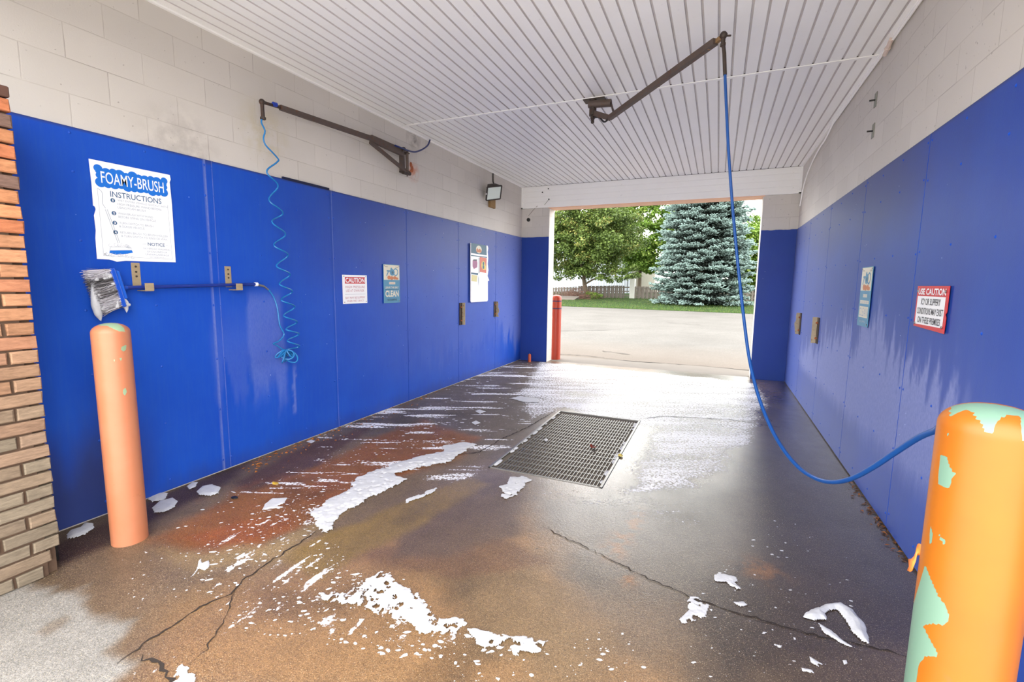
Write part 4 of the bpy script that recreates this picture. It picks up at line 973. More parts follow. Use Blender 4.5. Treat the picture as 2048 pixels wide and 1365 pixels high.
for i in range(2600):
    t = rs.random(); wv = rs.uniform(-.036, .036); p = t1+ax*t+np.array((wv, 0, 0)); dr = out+axn*rs.normal(0.02, .12)+np.array((wv*4+rs.normal(0, .10), 0, -.08)); dr /= np.linalg.norm(dr); ln = rs.uniform(.10, .135)
    e = p+dr*ln; sd = np.cross(dr, rs.normal(size=3)); sd = sd/np.linalg.norm(sd)*.0016; b = len(V); mid = p+dr*ln*.55
    V += [p-sd, p+sd, mid+sd, mid-sd, e+sd*.6, e-sd*.6]; F += [(b, b+1, b+2, b+3), (b+3, b+2, b+4, b+5)]
    w_ = sst(.40, .56, fbm(np.array([t*4.0]), np.array([rs.random()*.5+3]), 44, 2))[0]; T += [float(np.clip(w_+rs.normal(0, .12), 0, 1))]*2+[float(np.clip(w_+.3*rs.random(), 0, 1))]*4
nb_ = NT('soapy_bristles'); nb_.base(nb_.mix(nb_.attr('tint').outputs['Fac'], lin((46, 42, 40)), lin((214, 210, 216))), .7)
off = np.array(br.location); bo_ = mesh_obj('bristles', np.array(V)-off, F, nb_.m, hb, attrs={'tint': ('FLOAT', T)}); bo_['kind'] = 'stuff'
# dripping foam on the brush head: two lobes
def lobe(name, pts, rad, seed):
    bm = bmesh.new()
    for p, r in zip(smoothpath(pts, 5), np.interp(np.linspace(0, 1, (len(pts)-1)*5+1), np.linspace(0, 1, len(rad)), rad)):
        mt = Matrix.Translation(Vector([float(c) for c in p])); bmesh.ops.create_icosphere(bm, subdivisions=2, radius=float(r), matrix=mt)
    me = bpy.data.meshes.new(name); bm.to_mesh(me); bm.free(); me.materials.append(MFOAM); o = bpy.data.objects.new(name, me); COL.objects.link(o); o.parent = br; me.transform(Matrix.Translation(-Vector(br.location)))
    md = o.modifiers.new('r', 'REMESH'); md.mode = 'VOXEL'; md.voxel_size = .005; md.use_smooth_shade = True
    md = o.modifiers.new('s', 'SMOOTH'); md.factor = .6; md.iterations = 6
    return o
H = lambda x, y, d=.085: hit(x, y, 0, d)
lobe('foam_drip', [H(187, 560), H(188, 585), H(192, 610), H(197, 628), H(202, 643)], [.010, .018, .026, .022, .004], 1)
lobe('foam_drip', [H(204, 620), H(212, 622), H(222, 615), H(234, 612), H(246, 610), H(258, 610)], [.012, .014, .013, .016, .02, .012], 2)
lobe('foam_drip', [H(250, 610), H(253, 618), H(253, 626)], [.018, .012, .004], 3)
lobe('foam_drip', [H(240, 585), H(246, 596), H(254, 606)], [.008, .012, .012], 4)
bm = bmesh.new(); rs_ = random.Random(11)
for i in range(70):
    t = rs_.choice((rs_.gauss(.12, .05), rs_.gauss(.48, .10), rs_.gauss(.88, .06))); u_ = rs_.uniform(.02, .115)
    p = t1+ax*min(1, max(0, t))+out*u_+np.array((rs_.uniform(.018, .040), 0, -.10*u_)); bmesh.ops.create_icosphere(bm, subdivisions=2, radius=rs_.uniform(.005, .014), matrix=Matrix.Translation(Vector([float(c) for c in p])))
me = bpy.data.meshes.new('foam_blobs'); bm.to_mesh(me); bm.free(); me.materials.append(MFOAM); me.transform(Matrix.Translation(-Vector(br.location))); o = bpy.data.objects.new('foam_blobs', me); COL.objects.link(o); o.parent = hb; o['kind'] = 'stuff'
md = o.modifiers.new('r', 'REMESH'); md.mode = 'VOXEL'; md.voxel_size = .004; md.use_smooth_shade = True
# wet dribble of suds behind the left bollard
# ------------------------------------------------------------------ coil hose
zz_pts = [(523,246),(530,262),(527,276),(531,290),(545,305),(557,319),(545,331),(533.6,343),(545,356),(556,372),(547,386),(538,399),(552,412),(566,427),(555,435),(544,443),(558,455),(571,469),(559,480),(548,490),(562,500),(576,510),(564,520),(553,532),(567,540),(580,549),(569,558),(559,568),(572,576),(584.6,583),(573,592),(562.6,600),(576,607),(589.5,613.5),(578,622),(567.5,632),(581,638),(594,644),(583,651),(572,659),(585,664),(598,668),(587,675),(575,682),(587,688),(599,693),(585,698),(570,700)]
XO = .105; P = [hit(524, 237, 0, .125)]
for q in zz_pts[:5]: P.append(hit(q[0], q[1], 0, XO+.01))
EXT = [(557,319),(533.6,343),(556,372),(538,399),(566,427),(544,443),(571,469),(548,490),(576,510),(553,532),(580,549),(559,568),(584.6,583),(562.6,600),(589.5,613.5),(567.5,632),(594,644),(572,659),(598,668),(575,682),(599,693),(570,702)]
for i, (q, q2) in enumerate(zip(EXT[:-1], EXT[1:])):
    for k in range(6):
        t = k/6; e = (1-math.cos(math.pi*t))/2; s_ = 1 if i % 2 else -1
        P.append(hit(q[0]+(q2[0]-q[0])*e, q[1]+(q2[1]-q[1])*t, 0, XO+.035*min(1, i/3)*s_*math.sin(math.pi*t)))
zc0, zc1 = P[-1][2], 1.005
cen = hit(573, 702, 0, XO)
for i in range(9):                                   # slack loops hanging in a bunch
    fa = -1.2+2.4*((i*5) % 9)/8; hh = .105+.02*math.sin(i*1.9)
    for a_ in (0.15, .30, .45, .6, .75, .92):
        t = 2*math.pi*a_; rr_ = .040*math.sin(t); dn = hh*(1-math.cos(t))/2
        P.append(cen+np.array((.05*math.sin(i*2.3)*(dn/.1)+rr_*math.sin(i*1.3), math.sin(fa)*dn*.9+rr_*math.cos(fa), -dn*math.cos(fa*.8)+.012)))
tail = [(566,700),(553,691),(546,688),(556,684),(563,678),(568,670),(566,663),(560,652),(558,640),(555,618),(549,598),(542,586),(537,580)]
for q in tail: P.append(hit(q[0], q[1], 0, .075 if q[1] > 600 else .065))
coil = G().tube(smoothpath(P, 3), .0066, 8).build('coiled_hose', M_COIL, None, True); tag(coil, 'translucent blue coiled hose dangling down the left wall to the brush', 'hose')

# ================================================================== LEFT WALL BOOM
pv = hit(812, 322, 0, .10)
bo = empty('wall_boom', (0, float(pv[1]), 3.0), 'brown steel swing boom mounted high on the left block wall', 'hose boom')
B = lambda x, y, d: hit(x, y, 0, d)
xs_ = .10
g = G(); a, b = B(803, 305, .0), B(806, 345, .0); g.box((0.0, float(a[1])-.05, float(b[2])-.02), (.012, float(a[1])+.05, float(a[2])+.02), bev=.002); g.build('wall_plate', M_STEEL, bo)
top, bot = B(814, 303, xs_), B(817, 347, xs_)
bot[1] = top[1]
g = G(); g.cyl(top, bot, .018, 14); g.cyl(bot, bot-np.array((0, 0, .04)), .010, 10); g.build('pivot_post', M_STEEL, bo, True)
for z in (top[2]-.02, bot[2]+.02): G().box((0, top[1]-.03, z-.006), (xs_+.02, top[1]+.03, z+.006), bev=.002).build('pivot_lug', M_DARKST, bo)
tipp = B(560, 215, .13); mid = B(742, 277, .115); e0 = B(806, 306, .10)
g = G(); g.obox(tipp, mid, .030, .040, w2=.030, h2=.048); g.obox(mid, e0, .034, .070, w2=.034, h2=.085); g.build('arm', M_STEEL, bo)
g = G(); g.obox(B(740, 284, .115), B(816, 346, .10), .022, .038); g.build('brace', M_STEEL, bo)
t0, t1_ = B(524, 204, .13), B(526, 236, .13)
g = G(); g.tube([tipp, B(540, 209, .13), t0], [.013, .012, .014], 10); g.sphere(tuple(t0), .024, 12); g.tube([t0, t0+(t1_-t0)*.4, t1_], [.016, .014, .015], 10); g.cyl(t1_-np.array((0, 0, .012)), t1_+np.array((0, 0, .006)), .022, 6); g.build('tip_elbow', M_DARKST, bo, True)
g = G(); g.cyl(B(546, 208, .14), B(553, 210, .14), .018, 10); g.build('blue_tape', simple('blue_tape', (24, 60, 170), .4), bo, True)
g = G(); g.cyl(B(801, 302, .10), B(808, 299, .10), .03, 8); g.build('swivel_joint', M_DARKST, bo, True); G().cyl(B(806, 345, .09), B(820, 348, .10), .022, 10).build('lower_swivel', M_DARKST, bo, True)
# feed hose from the ceiling to the boom
P = [hit(859, 279, 2, HC-.004)]; P[0][0] = .05
P = [np.array((.04, P[0][1], HC-.0)), B(856, 290, .05), B(848, 297, .07), B(838, 302, .09), B(828, 304, .11), B(815, 301, .13), B(800, 295, .14), B(790, 291, .13)]
P[0] = B(860, 280, .045)
fh = G().tube(smoothpath(P, 5), .010, 8).build('feed_hose', simple('navy_hose', (22, 40, 104), .4), None, True); tag(fh, 'short navy hose looping from the ceiling edge to the left wall boom', 'hose')
# rust bloom plate by the boom
rp = G()
for q, r in (((822, 330), .028), ((824, 338), .034), ((821, 344), .022)): c = B(q[0], q[1], .002); rp.sphere(c, r, 10, 0, (.12, 1, 1.3))
rp = rp.build('rust_bloom', M_RUST, None, True); tag(rp, 'orange rust scale on the block wall beside the boom pivot', 'rust', kind='stuff')

# ================================================================== CEILING BOOM WITH PRESSURE HOSE
Cc = lambda x, y, z: hit(x, y, 2, z)
pv = Cc(1190, 207, HC-.05)
cbm = empty('ceiling_boom', (float(pv[0]), float(pv[1]), HC), 'brown steel swing boom hanging from the ceiling with a long arm', 'hose boom')
px_, py_ = float(pv[0]), float(pv[1])
g = G(); g.box((px_-.12, py_-.03, HC-.014), (px_+.10, py_+.09, HC-.002), bev=.003); g.build('ceiling_plate', M_DARKST, cbm)
a = np.array((px_-.02, py_, HC-.01)); zb = float(hit(1183, 232, 1, py_)[2])
g = G(); g.cyl(a, a*np.array((1, 1, 0))+np.array((0, 0, zb)), .036, 16); g.build('pivot_post', M_DARKST, cbm, True)
low = Cc(1183, 222, zb+.10); pb_ = np.array((px_-.02, py_, zb))
g = G(); g.cyl(pb_, pb_-np.array((0, 0, .045)), .017, 12); g.sphere(tuple(pb_-np.array((0, 0, .06))), .018, 10); g.cyl(pb_-np.array((.0, .0, .015)), pb_-np.array((0, 0, .028)), .026, 6); g.build('swivel_joint', M_DARKST, cbm, True)
c0, c1 = np.array((px_-.06, py_-.01, HC-.055)), Cc(1222, 206, HC-.075)
g = G(); g.tube([c0, c1], .036, 18); g.build('spring_housing', M_STEEL, cbm, True)
s0 = Cc(1219, 236, 3.14); s1 = Cc(1431, 83, 3.20); 
g = G(); g.obox(s0, s1, .042, .042); g.build('arm', M_STEEL, cbm)
g = G(); g.obox(pb_+np.array((0, 0, .03)), s0, .03, .05); g.obox(c1, s0+(s1-s0)*.06, .012, .02); g.build('link_bars', M_STEEL, cbm)
tip = Cc(1447, 72, 3.215)
g = G(); g.obox(s1-(s1-s0)*.05-np.array((0, 0, .01)), tip, .024, .026); g.build('tip_tube', M_RUST if False else mat_rust('dull_brass_steel', (126, 96, 66), (150, 122, 86), (150, 88, 46), .3, .6), cbm)
g = G(); g.sphere(tuple(tip+np.array((0, 0, .004))), .026, 10); g.cyl(tip, tip-np.array((0, 0, .05)), .014, 10); g.cyl(tip-np.array((0, 0, .045)), tip-np.array((0, 0, .065)), .018, 6); g.cyl(tip, tip+RGT*.05+np.array((0, 0, .003)), .006, 6); g.build('tip_elbow', M_DARKST, cbm, True)
g = G(); P = [pb_-np.array((0, 0, .02)), pb_-np.array((-.07, .02, .03)), s0-np.array((.05, 0, .03)), s0]; g.tube(smoothpath(P, 5), .009, 8); g.build('jumper_hose', M_BLACK, cbm, True)
YT = float(tip[1]); HS = [(1448.5,108,YT),(1450,150,YT),(1453,220,YT),(1457,300,YT-.02),(1464,400,YT-.05),(1471,480,YT-.1),(1479,560,YT-.16),(1488,640,YT-.25),(1499,720,YT-.36),(1516,790,YT-.5),(1540,852,YT-.66),(1567,900,YT-.82),(1600,938,YT-.98),(1635,959,YT-1.12),(1668,965,YT-1.24),(1705,957,YT-1.36),(1745,936,YT-1.48),(1790,906,YT-1.6),(1835,877,YT-1.72),(1870,862,YT-1.82),(1896,855,YT-1.9)]
P = [tip-np.array((0, 0, .05))]+[hit(x, y, 1, Y_) for x, y, Y_ in HS]; P.append(P[-1]+np.array((.10, -.10, -.01))); P.append(np.array((RBX+.30, RBY+.32, P[-1][2]-.12)))
hz = empty('pressure_hose', tuple(tip), 'long bright blue pressure hose hanging from the ceiling boom and looping behind the right bollard', 'hose')
g = G(); g.tube(smoothpath(P, 6), .0098, 12); g.build('hose', M_HOSE, hz, True)
g = G(); g.tube([P[0]+np.array((0, 0, .01)), P[1], P[2]], .0125, 12); g.build('hose_cuff', M_DARKST, hz, True)
we = P[-1]; wh = empty('wand_holder', (W-PAN_T, float(we[1]), float(we[2])), 'steel wand holder on the right wall behind the near bollard', 'holder')
G().tube([we+np.array((-.02, 0, .05)), we+np.array((0, 0, -.35))], .03, 12).build('tube', M_GALV, wh, True)
G().box((float(we[0]), float(we[1])-.02, float(we[2])-.2), (W-PAN_T, float(we[1])+.02, float(we[2])-.16)).build('arm', M_GALV, wh)

# ================================================================== FLOODLIGHT
fc = hit(985, 383, 0, .13); Lf = empty('floodlight', tuple(fc), 'dark bronze floodlight with pale glass on the left wall near the exit', 'floodlight')
M_BRZ = simple('dark_bronze', (58, 50, 46), .45, .3)
def frame(c, nrm, up):
    n_ = Vector(nrm).normalized(); u_ = Vector(up); s_ = u_.cross(n_).normalized(); u2 = n_.cross(s_); return n_, s_, u2
n_, s_, u2 = frame(fc, (.62, -.42, -.55), (0.0, -.25, 1))
def lp(a_, b_, c_): return Vector([float(q) for q in fc])+s_*a_+u2*b_+n_*c_
hw, hh2 = .125, .115
g = G(); V = [lp(a_, b_, .05) for a_, b_ in ((-hw, -hh2), (hw, -hh2), (hw, hh2), (-hw, hh2))]+[lp(a_, b_, -.07) for a_, b_ in ((-hw*.55, -hh2*.5), (hw*.55, -hh2*.5), (hw*.55, hh2*.85), (-hw*.55, hh2*.85))]
g.add(V, [(4, 5, 6, 7), (0, 1, 5, 4), (1, 2, 6, 5), (2, 3, 7, 6), (3, 0, 4, 7), (0, 3, 2, 1)]); g.build('housing', M_BRZ, Lf)
g = G()
for (a0, b0), (a1, b1_) in (((-hw, -hh2), (hw, -hh2)), ((hw, -hh2), (hw, hh2)), ((hw, hh2), (-hw, hh2)), ((-hw, hh2), (-hw, -hh2))): g.obox(lp(a0, b0, .055), lp(a1, b1_, .055), .02, .02, up=n_)
g.build('rim', M_BRZ, Lf)
mg = NT('frosted_lamp_glass'); mg.base(lin((206, 216, 208)), .25, 0, .7); g = G(); g.add([lp(a_, b_, .062) for a_, b_ in ((-hw+.012, -hh2+.012), (hw-.012, -hh2+.012), (hw-.012, hh2-.012), (-hw+.012, hh2-.012))]+[lp(a_, b_, .054) for a_, b_ in ((-hw+.012, -hh2+.012), (hw-.012, -hh2+.012), (hw-.012, hh2-.012), (-hw+.012, hh2-.012))], [(0, 1, 2, 3), (7, 6, 5, 4), (0, 4, 5, 1), (1, 5, 6, 2), (2, 6, 7, 3), (3, 7, 4, 0)]); g.build('glass', mg.m, Lf)
jb = hit(984, 405, 0, 0.02)
g = G(); g.box((0, jb[1]-.10, jb[2]-.09), (.04, jb[1]+.10, jb[2]+.06), bev=.004); g.build('back_board', mat_wood('bare_plywood', (128, 100, 64), (160, 130, 90), (6, 6, 20)), Lf)
g = G(); g.cyl((.03, jb[1], fc[2]-.02), tuple(lp(0, 0, -.05)), .02, 10); g.build('knuckle', M_GALV, Lf, True)
g = G(); g.sphere(tuple(hit(972, 388, 0, .09)), .018, 8); g.build('photocell', simple('white_photocell', (214, 210, 204), .5), Lf, True)
q0 = hit(986, 343, 0, .012); g = G(); g.tube([(.012, q0[1], HC-.002), (.012, q0[1]+.01, HC-.15), (.02, q0[1]+.05, fc[2]+.14), (.06, fc[1], fc[2]+.09)], .012, 8); g.build('conduit', M_BRZ, Lf, True)

# ================================================================== MAT CLIPS, TAGS, SMALL FITTINGS
def clip(side, y, z, h, label, broken):
    xw = PAN_T if side == 0 else W-PAN_T; sg = 1 if side == 0 else -1; rs = random.Random(int(y*10)+side)
    r = empty('mat_clamp', (xw, y, z), label, 'clamp', None)
    a = lambda d0, d1: (min(xw+sg*d0, xw+sg*d1), max(xw+sg*d0, xw+sg*d1))
    x0_, x1_ = a(0, .012); G().box((x0_, y-.045, z-h/2), (x1_, y+.035, z+h/2), bev=.002).build('base', M_DARKST, r); bs_ = r.children[-1]
    g = G(); n = 7; V = []
    for i in range(n):
        zz_ = z-h/2+h*i/(n-1); wv = (rs.uniform(-.018, .014) if broken else 0); V += [(xw+sg*.012, y+.028, zz_), (xw+sg*(.058+wv), y+.034, zz_), (xw+sg*(.058+wv), y+.040, zz_), (xw+sg*.012, y+.036, zz_)]
    F = []
    for i in range(n-1):
        for k in range(4): F.append((i*4+k, i*4+(k+1) % 4, i*4+4+(k+1) % 4, i*4+4+k))
    F += [(0, 1, 2, 3), tuple((n-1)*4+k for k in (3, 2, 1, 0))]; g.add(V, F); g.build('jaw', mat_rust('worn_clip_'+str(side)+str(int(y)), (150, 134, 108), (184, 168, 140), (110, 62, 44), .1, .6), r)
    for q_ in (.3, -.3): G().cyl((xw+sg*.012, y-.01, z+h*q_), (xw+sg*.03, y-.01, z+h*q_), .012, 6).build('bolt', M_RUST, bs_, True)
clip(0, 6.595, 1.069, .34, 'tan floor-mat clamp on the left wall below the tall poster', False)
clip(0, 7.80, 1.085, .27, 'corroded speckled mat clamp on the left wall close to the far corner', True)
clip(1, 7.90, 1.03, .30, 'broken rusty mat clamp on the right wall, the farther one', True)
clip(1, 6.65, 1.045, .30, 'tan mat clamp on the right wall, the nearer one', False)
for (x, y), lab in (((1752, 200), 'upper of two small grey tabs with a peg high on the right block wall'), ((1747, 262), 'lower of two small grey tabs with a peg high on the right block wall')):
    p = hit(x, y, 0, W); r = empty('wall_tab', tuple(p), lab, 'wall tab', None)
    G().box((W-.006, p[1]-.030, p[2]-.058), (W, p[1]+.030, p[2]+.058), bev=.002).build('plate', simple('grey_green_tab', (140, 140, 128), .6), r)
    G().cyl((W-.004, p[1], p[2]+.0), (W-.045, p[1]+.0, p[2]+.0), .007, 8).build('peg', M_BLACK, r, True)
Fw = lambda x, y, d=0: hit(x, y, 1, YF-d)
p = Fw(1057, 440); r = G().cyl(p, p-np.array((0, .012, 0)), .036, 18).build('rubber_bung', M_BLACK, None, True); tag(r, 'round black rubber bung in the far left block pier', 'plug')
g = G(); P = [Fw(1057, 432, .012), Fw(1066, 421, .02), Fw(1075, 412, .04)]; g.tube(P, .0035, 6); r = g.build('wire', simple('dull_wire', (112, 104, 84), .6), None, True); tag(r, 'thin dull wire slanting up from the black bung on the far pier', 'wire')
g = G(); P = [Fw(1089, 410, .036), Fw(1097, 400, .036)]; g.tube(P, .0035, 6); r = g.build('wire', simple('green_wire', (104, 112, 84), .6), None, True); tag(r, 'short greenish wire at the left end of the siding above the exit', 'wire')
for (x, y), lab in (((1085, 385), 'left one of two small black holes plugged in the siding above the exit'), ((1097, 378), 'highest small black plug in the siding above the exit'), ((1098, 399), 'small black plug at the top of the short greenish wire')):
    p = Fw(x, y, .02); r = G().cyl(p, p-np.array((0, .014, 0)), .012, 10).build('black_plug', M_BLACK, None, True); tag(r, lab, 'plug')

# ================================================================== OUTSIDE
GE = lambda x: 30.72-.166*x          # edge of pavement
EB = (-7.0, 31.9)
g = G(); g.add([(-40, -25, -.012), (45, -25, -.012), (45, GE(45), -.012), (-40, GE(-40), -.012)], [(0, 1, 2, 3)]); pv_ = g.build('parking_lot', M_ASPH); tag(pv_, 'weathered pale asphalt lot outside the bay', kind='structure')
g = G(); g.box((-.3, 9.16, -.06), (W+.3, 9.95, -.004)); ap = g.build('apron', M_CONC); tag(ap, 'narrow concrete apron at the exit threshold', kind='structure')
g = G(); g.box((-9, -16, -.06), (14, .95, -.002)); ap = g.build('front_bounce_apron', M_FRONT); tag(ap, 'unseen concrete apron in front of the bay, made pale to bounce light', kind='structure')  # out of view, brightened to throw light up to the ceiling
def gcrack(pts, w, seed):
    rs = np.random.default_rng(seed); P = [fl(*p)[:2] for p in pts]; out = []
    for a, b in zip(P[:-1], P[1:]):
        for k in range(8): out.append(a+(b-a)*k/8+rs.normal(size=2)*.02)
    out.append(P[-1]); V = []
    for p in out: ww = w*rs.uniform(.3, 1.4); V += [(p[0], p[1]+ww, .001), (p[0], p[1]-ww, .001)]
    return mesh_obj('crack', V, [(2*i, 2*i+1, 2*i+3, 2*i+2) for i in range(len(out)-1)], M_CRACK, pv_)
gcrack([(1115,708),(1180,712),(1250,722),(1330,727),(1400,732),(1500,741)], .018, 1)
gcrack([(1205,702),(1260,709)], .02, 2); gcrack([(1330,645),(1400,650)], .03, 3); gcrack([(1120,662),(1240,660)], .02, 4)
# lawn, rising gently
SL = .025
def gz(x, y): return -.012+max(0.0, (y-GE(x)))*SL
lx = np.linspace(-40, 45, 60); V = []; 
for j in range(24):
    for x in lx: yy = GE(x)+j*1.6; V.append((x, yy, gz(x, yy)+(.03 if j else 0)))
i = np.arange(59)[None, :]+60*np.arange(23)[:, None]; F = np.stack([i, i+1, i+61, i+60], -1).reshape(-1, 4)
lw = mesh_obj('lawn', V, F, M_LAWN); tag(lw, 'lawn rising beyond the edge of the lot', kind='structure')
rs = np.random.default_rng(3); n = 22000; X = rs.uniform(-13, 9, n); U = rs.random(n)**1.6*12; Yy = GE(X)+U+.02; Z = -.012+U*SL+.02; Hh = rs.uniform(.04, .11, n); an = rs.random(n)*math.pi; wv = .010
V = np.empty((n, 3, 3)); V[:, 0] = np.stack([X-wv*np.cos(an), Yy-wv*np.sin(an), Z], -1); V[:, 1] = np.stack([X+wv*np.cos(an), Yy+wv*np.sin(an), Z], -1); V[:, 2] = np.stack([X+rs.normal(0, .03, n), Yy+rs.normal(0, .03, n), Z+Hh], -1)
T = np.repeat(rs.random(n), 3); gr = mesh_obj('grass', V.reshape(-1, 3), np.arange(n*3).reshape(-1, 3), mat_leaf('grass_blade', (46, 72, 30), (84, 112, 48), (118, 118, 66), .2), attrs={'tint': ('FLOAT', T)}); tag(gr, 'short green grass along the far edge of the lot', 'grass', kind='stuff')

def crown(name, clumps, per, size, m, parent, seed, spread=.55, flat=.6):
    rs = np.random.default_rng(seed); C_ = np.array([c[:3] for c in clumps]); R_ = np.array([c[3] for c in clumps]); n = len(C_)*per
    idx = np.repeat(np.arange(len(C_)), per); d = rs.normal(size=(n, 3)); d /= np.linalg.norm(d, axis=1)[:, None]
    P = C_[idx]+d*(R_[idx]*(rs.random(n)**.45))[:, None]*np.array((1, 1, flat))
    nr = d*.5+rs.normal(size=(n, 3))*.6+np.array((0, 0, .8)); nr /= np.linalg.norm(nr, axis=1)[:, None]
    a = np.cross(nr, rs.normal(size=(n, 3))); a /= np.linalg.norm(a, axis=1)[:, None]; b = np.cross(nr, a); s = (size*rs.uniform(.6, 1.3, n))[:, None]
    V = np.stack([P-a*s*.5, P+b*s*.42+a*s*.05, P+a*s*.6-nr*s*.12, P-b*s*.42+a*s*.05], 1)
    t = np.clip(rs.random(n)*.55+.35*rs.random(len(C_))[idx]+.15*d[:, 2]+.05, 0, 1)
    warm = rs.random(len(C_))[idx] > .72; t = np.where(warm & (rs.random(n) > .6), .95, np.minimum(t, .8))
    off = np.array(world_of(parent)); return mesh_obj(name, V.reshape(-1, 3)-off, np.arange(n*4).reshape(-1, 4), m, parent, attrs={'tint': ('FLOAT', np.repeat(t, 4))})
def ell_clumps(c, r, n, seed, rc=(.45, .85), shell=.55):
    rs = np.random.default_rng(seed); out = []
    for _ in range(n):
        d = rs.normal(size=3); d /= np.linalg.norm(d); k = shell+(1-shell)*rs.random(); p = np.array(c)+d*np.array(r)*k; out.append((*p, rs.uniform(*rc)))
    return out
M_MAPLE = mat_leaf('maple_leaves', (42, 62, 28), (106, 126, 60), (150, 142, 80)); M_LIGHT = mat_leaf('light_leaves', (64, 96, 30), (122, 152, 60), (150, 166, 84))
# shade tree left
tx, ty = float(fl(1176, 598)[0])*0, 0
d_ = ray(1174, 598); t_ = (CAM[2]+.012+SL*(GE(0)-CAM[1]))/(-d_[2]+SL*(d_[1]+.166*d_[0])) if True else 0
tr = CAM+d_*((CAM[2]+.012+SL*(30.72-CAM[1]-.166*CAM[0]))/(-d_[2]+SL*(d_[1]+.166*d_[0]))); tx, ty = float(tr[0]), float(tr[1]); tz = gz(tx, ty)
t1r = empty('shade_tree', (tx, ty, tz), 'broad green shade tree with a short trunk beyond the lot', 'tree')
g = G(); P = smoothpath([(tx, ty, tz-.05), (tx-.05, ty, tz+.5), (tx-.22, ty, tz+1.1), (tx-.35, ty, tz+1.9), (tx-.3, ty, tz+3.6)], 4); g.tube(P, list(np.interp(range(len(P)), [0, 2, 6, len(P)-1], [.38, .25, .21, .12])), 12)
g.build('trunk', M_BARK, t1r, True)
rs = random.Random(4)
for k in range(9):
    a = k*2.4; r0 = rs.uniform(1.8, 3.6); z0 = tz+1.3+.22*k
    q = smoothpath([(tx-.25, ty, z0), (tx-.25+math.cos(a)*r0*.45, ty+math.sin(a)*r0*.45, z0+.55), (tx-.25+math.cos(a)*r0, ty+math.sin(a)*r0, z0+1.1+.1*k)], 3); G().tube(q, list(np.linspace(.10, .03, len(q))), 7).build('branch', M_BARK, t1r, True)
cl = ell_clumps((tx-.3, ty-.3, 5.6), (5.2, 4.4, 4.0), 620, 21, (.5, 1.0), .3); cl = [c for c in cl if c[2]-.6*c[3] > 1.75+.10*abs(c[0]-tx)*0]
hole = lambda c: abs(c[0]-(tx+3.3)) < .7 and abs(c[2]-3.5) < .6 and c[1] < ty+5
cl = [c for c in cl if not hole(c)]
cl += [(tx+x, ty-2.4+.3*math.sin(x*3), z, .5) for x, z in ((-4.4, 2.5), (-3.6, 2.2), (-2.8, 2.35), (-2.0, 2.1), (-1.2, 2.4), (.9, 2.35), (1.7, 2.1), (2.5, 1.95), (3.3, 2.0), (4.0, 2.2), (4.6, 2.3), (.2, 2.6), (3.6, 2.6), (4.4, 2.9), (2.8, 2.6))]
crown('crown', cl, 130, .17, M_MAPLE, t1r, 31)
# blue spruce
d_ = ray(1392, 616); k_ = (CAM[2]+.012+SL*(30.72-CAM[1]-.166*CAM[0]))/(-d_[2]+SL*(d_[1]+.166*d_[0])); q = CAM+d_*k_
spx, spy = float(q[0])+.15, float(q[1])+3.4; spz = gz(spx, spy)
sr = empty('blue_spruce', (spx, spy, spz), 'big blue-grey spruce with drooping tiers reaching the lawn', 'tree')
G().tube([(spx, spy, spz-.05), (spx, spy, spz+8), (spx, spy, spz+17.5)], [.30, .2, .04], 12).build('trunk', M_BARK, sr, True)
rs = np.random.default_rng(17); V = []; T = []; nf = 0; Vd = []; 
PPs = []; DDs = []; LLs = []; TTs = []
z = .28
while z < 18.5:
    Rr = 3.5*(1-z/20.0)**.62*(1+.06*math.sin(z*5)); 
    if z < 1.2: Rr *= .90+.08*z
    nb2 = int(9+Rr*4.6); a0 = rs.random()*6.28
    for b in range(nb2):
        a = a0+2*math.pi*b/nb2+rs.normal()*.09; L = Rr*rs.uniform(.80, 1.10); dirv = np.array((math.cos(a), math.sin(a), 0)); sd = np.array((-dirv[1], dirv[0], 0)); zz0 = z+rs.normal()*.09
        nsp = int(12+L*18)
        t = rs.random(nsp)**.7*.86+.14; lat = rs.normal(0, 1, nsp)*.20*(1.35-t)*(L/2)+rs.normal(0, .06, nsp)
        drop = -.32*t+.26*t**3 - .05*np.abs(lat)
        base = np.array((spx, spy, spz+zz0))+dirv*(L*t)[:, None]+sd*lat[:, None]+np.array((0, 0, 1))*(drop*L*.42)[:, None]
        for r_ in range(3):
            dd = dirv*1.0+sd*(np.sign(lat)*.35+rs.normal(0, .55, nsp))[:, None]+np.array((0, 0, 1))*(.10+rs.normal(0, .30, nsp))[:, None]; dd /= np.linalg.norm(dd, axis=1)[:, None]
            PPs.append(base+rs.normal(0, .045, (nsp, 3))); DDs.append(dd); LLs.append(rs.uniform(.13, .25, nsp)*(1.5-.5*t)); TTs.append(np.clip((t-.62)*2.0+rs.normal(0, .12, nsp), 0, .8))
    z += .40*(1-.012*z)*rs.uniform(.85, 1.15)
PPs = np.concatenate(PPs); DDs = np.concatenate(DDs); LLs = np.concatenate(LLs)[:, None]; TTs = np.concatenate(TTs)
keep = (PPs[:, 2] > spz+.10); PPs, DDs, LLs, TTs = PPs[keep], DDs[keep], LLs[keep], TTs[keep]; n = len(PPs)
u = np.cross(DDs, (0, 0, 1.0)); u /= np.linalg.norm(u, axis=1)[:, None]+1e-9; v = np.cross(u, DDs); r = LLs*.20
m1 = PPs+DDs*LLs*.35; tipv = PPs+DDs*LLs
V = np.stack([PPs, m1+u*r, m1+v*r, m1-u*r, m1-v*r, tipv], 1); b = (np.arange(n)*6)[:, None]
F = np.concatenate([b+np.array(q)[None] for q in ((0, 2, 1), (0, 3, 2), (0, 4, 3), (0, 1, 4), (5, 1, 2), (5, 2, 3), (5, 3, 4), (5, 4, 1))])
TT = np.repeat(TTs[:, None], 6, 1); TT[:, 5] = np.clip(TT[:, 5]+.2, 0, .8)
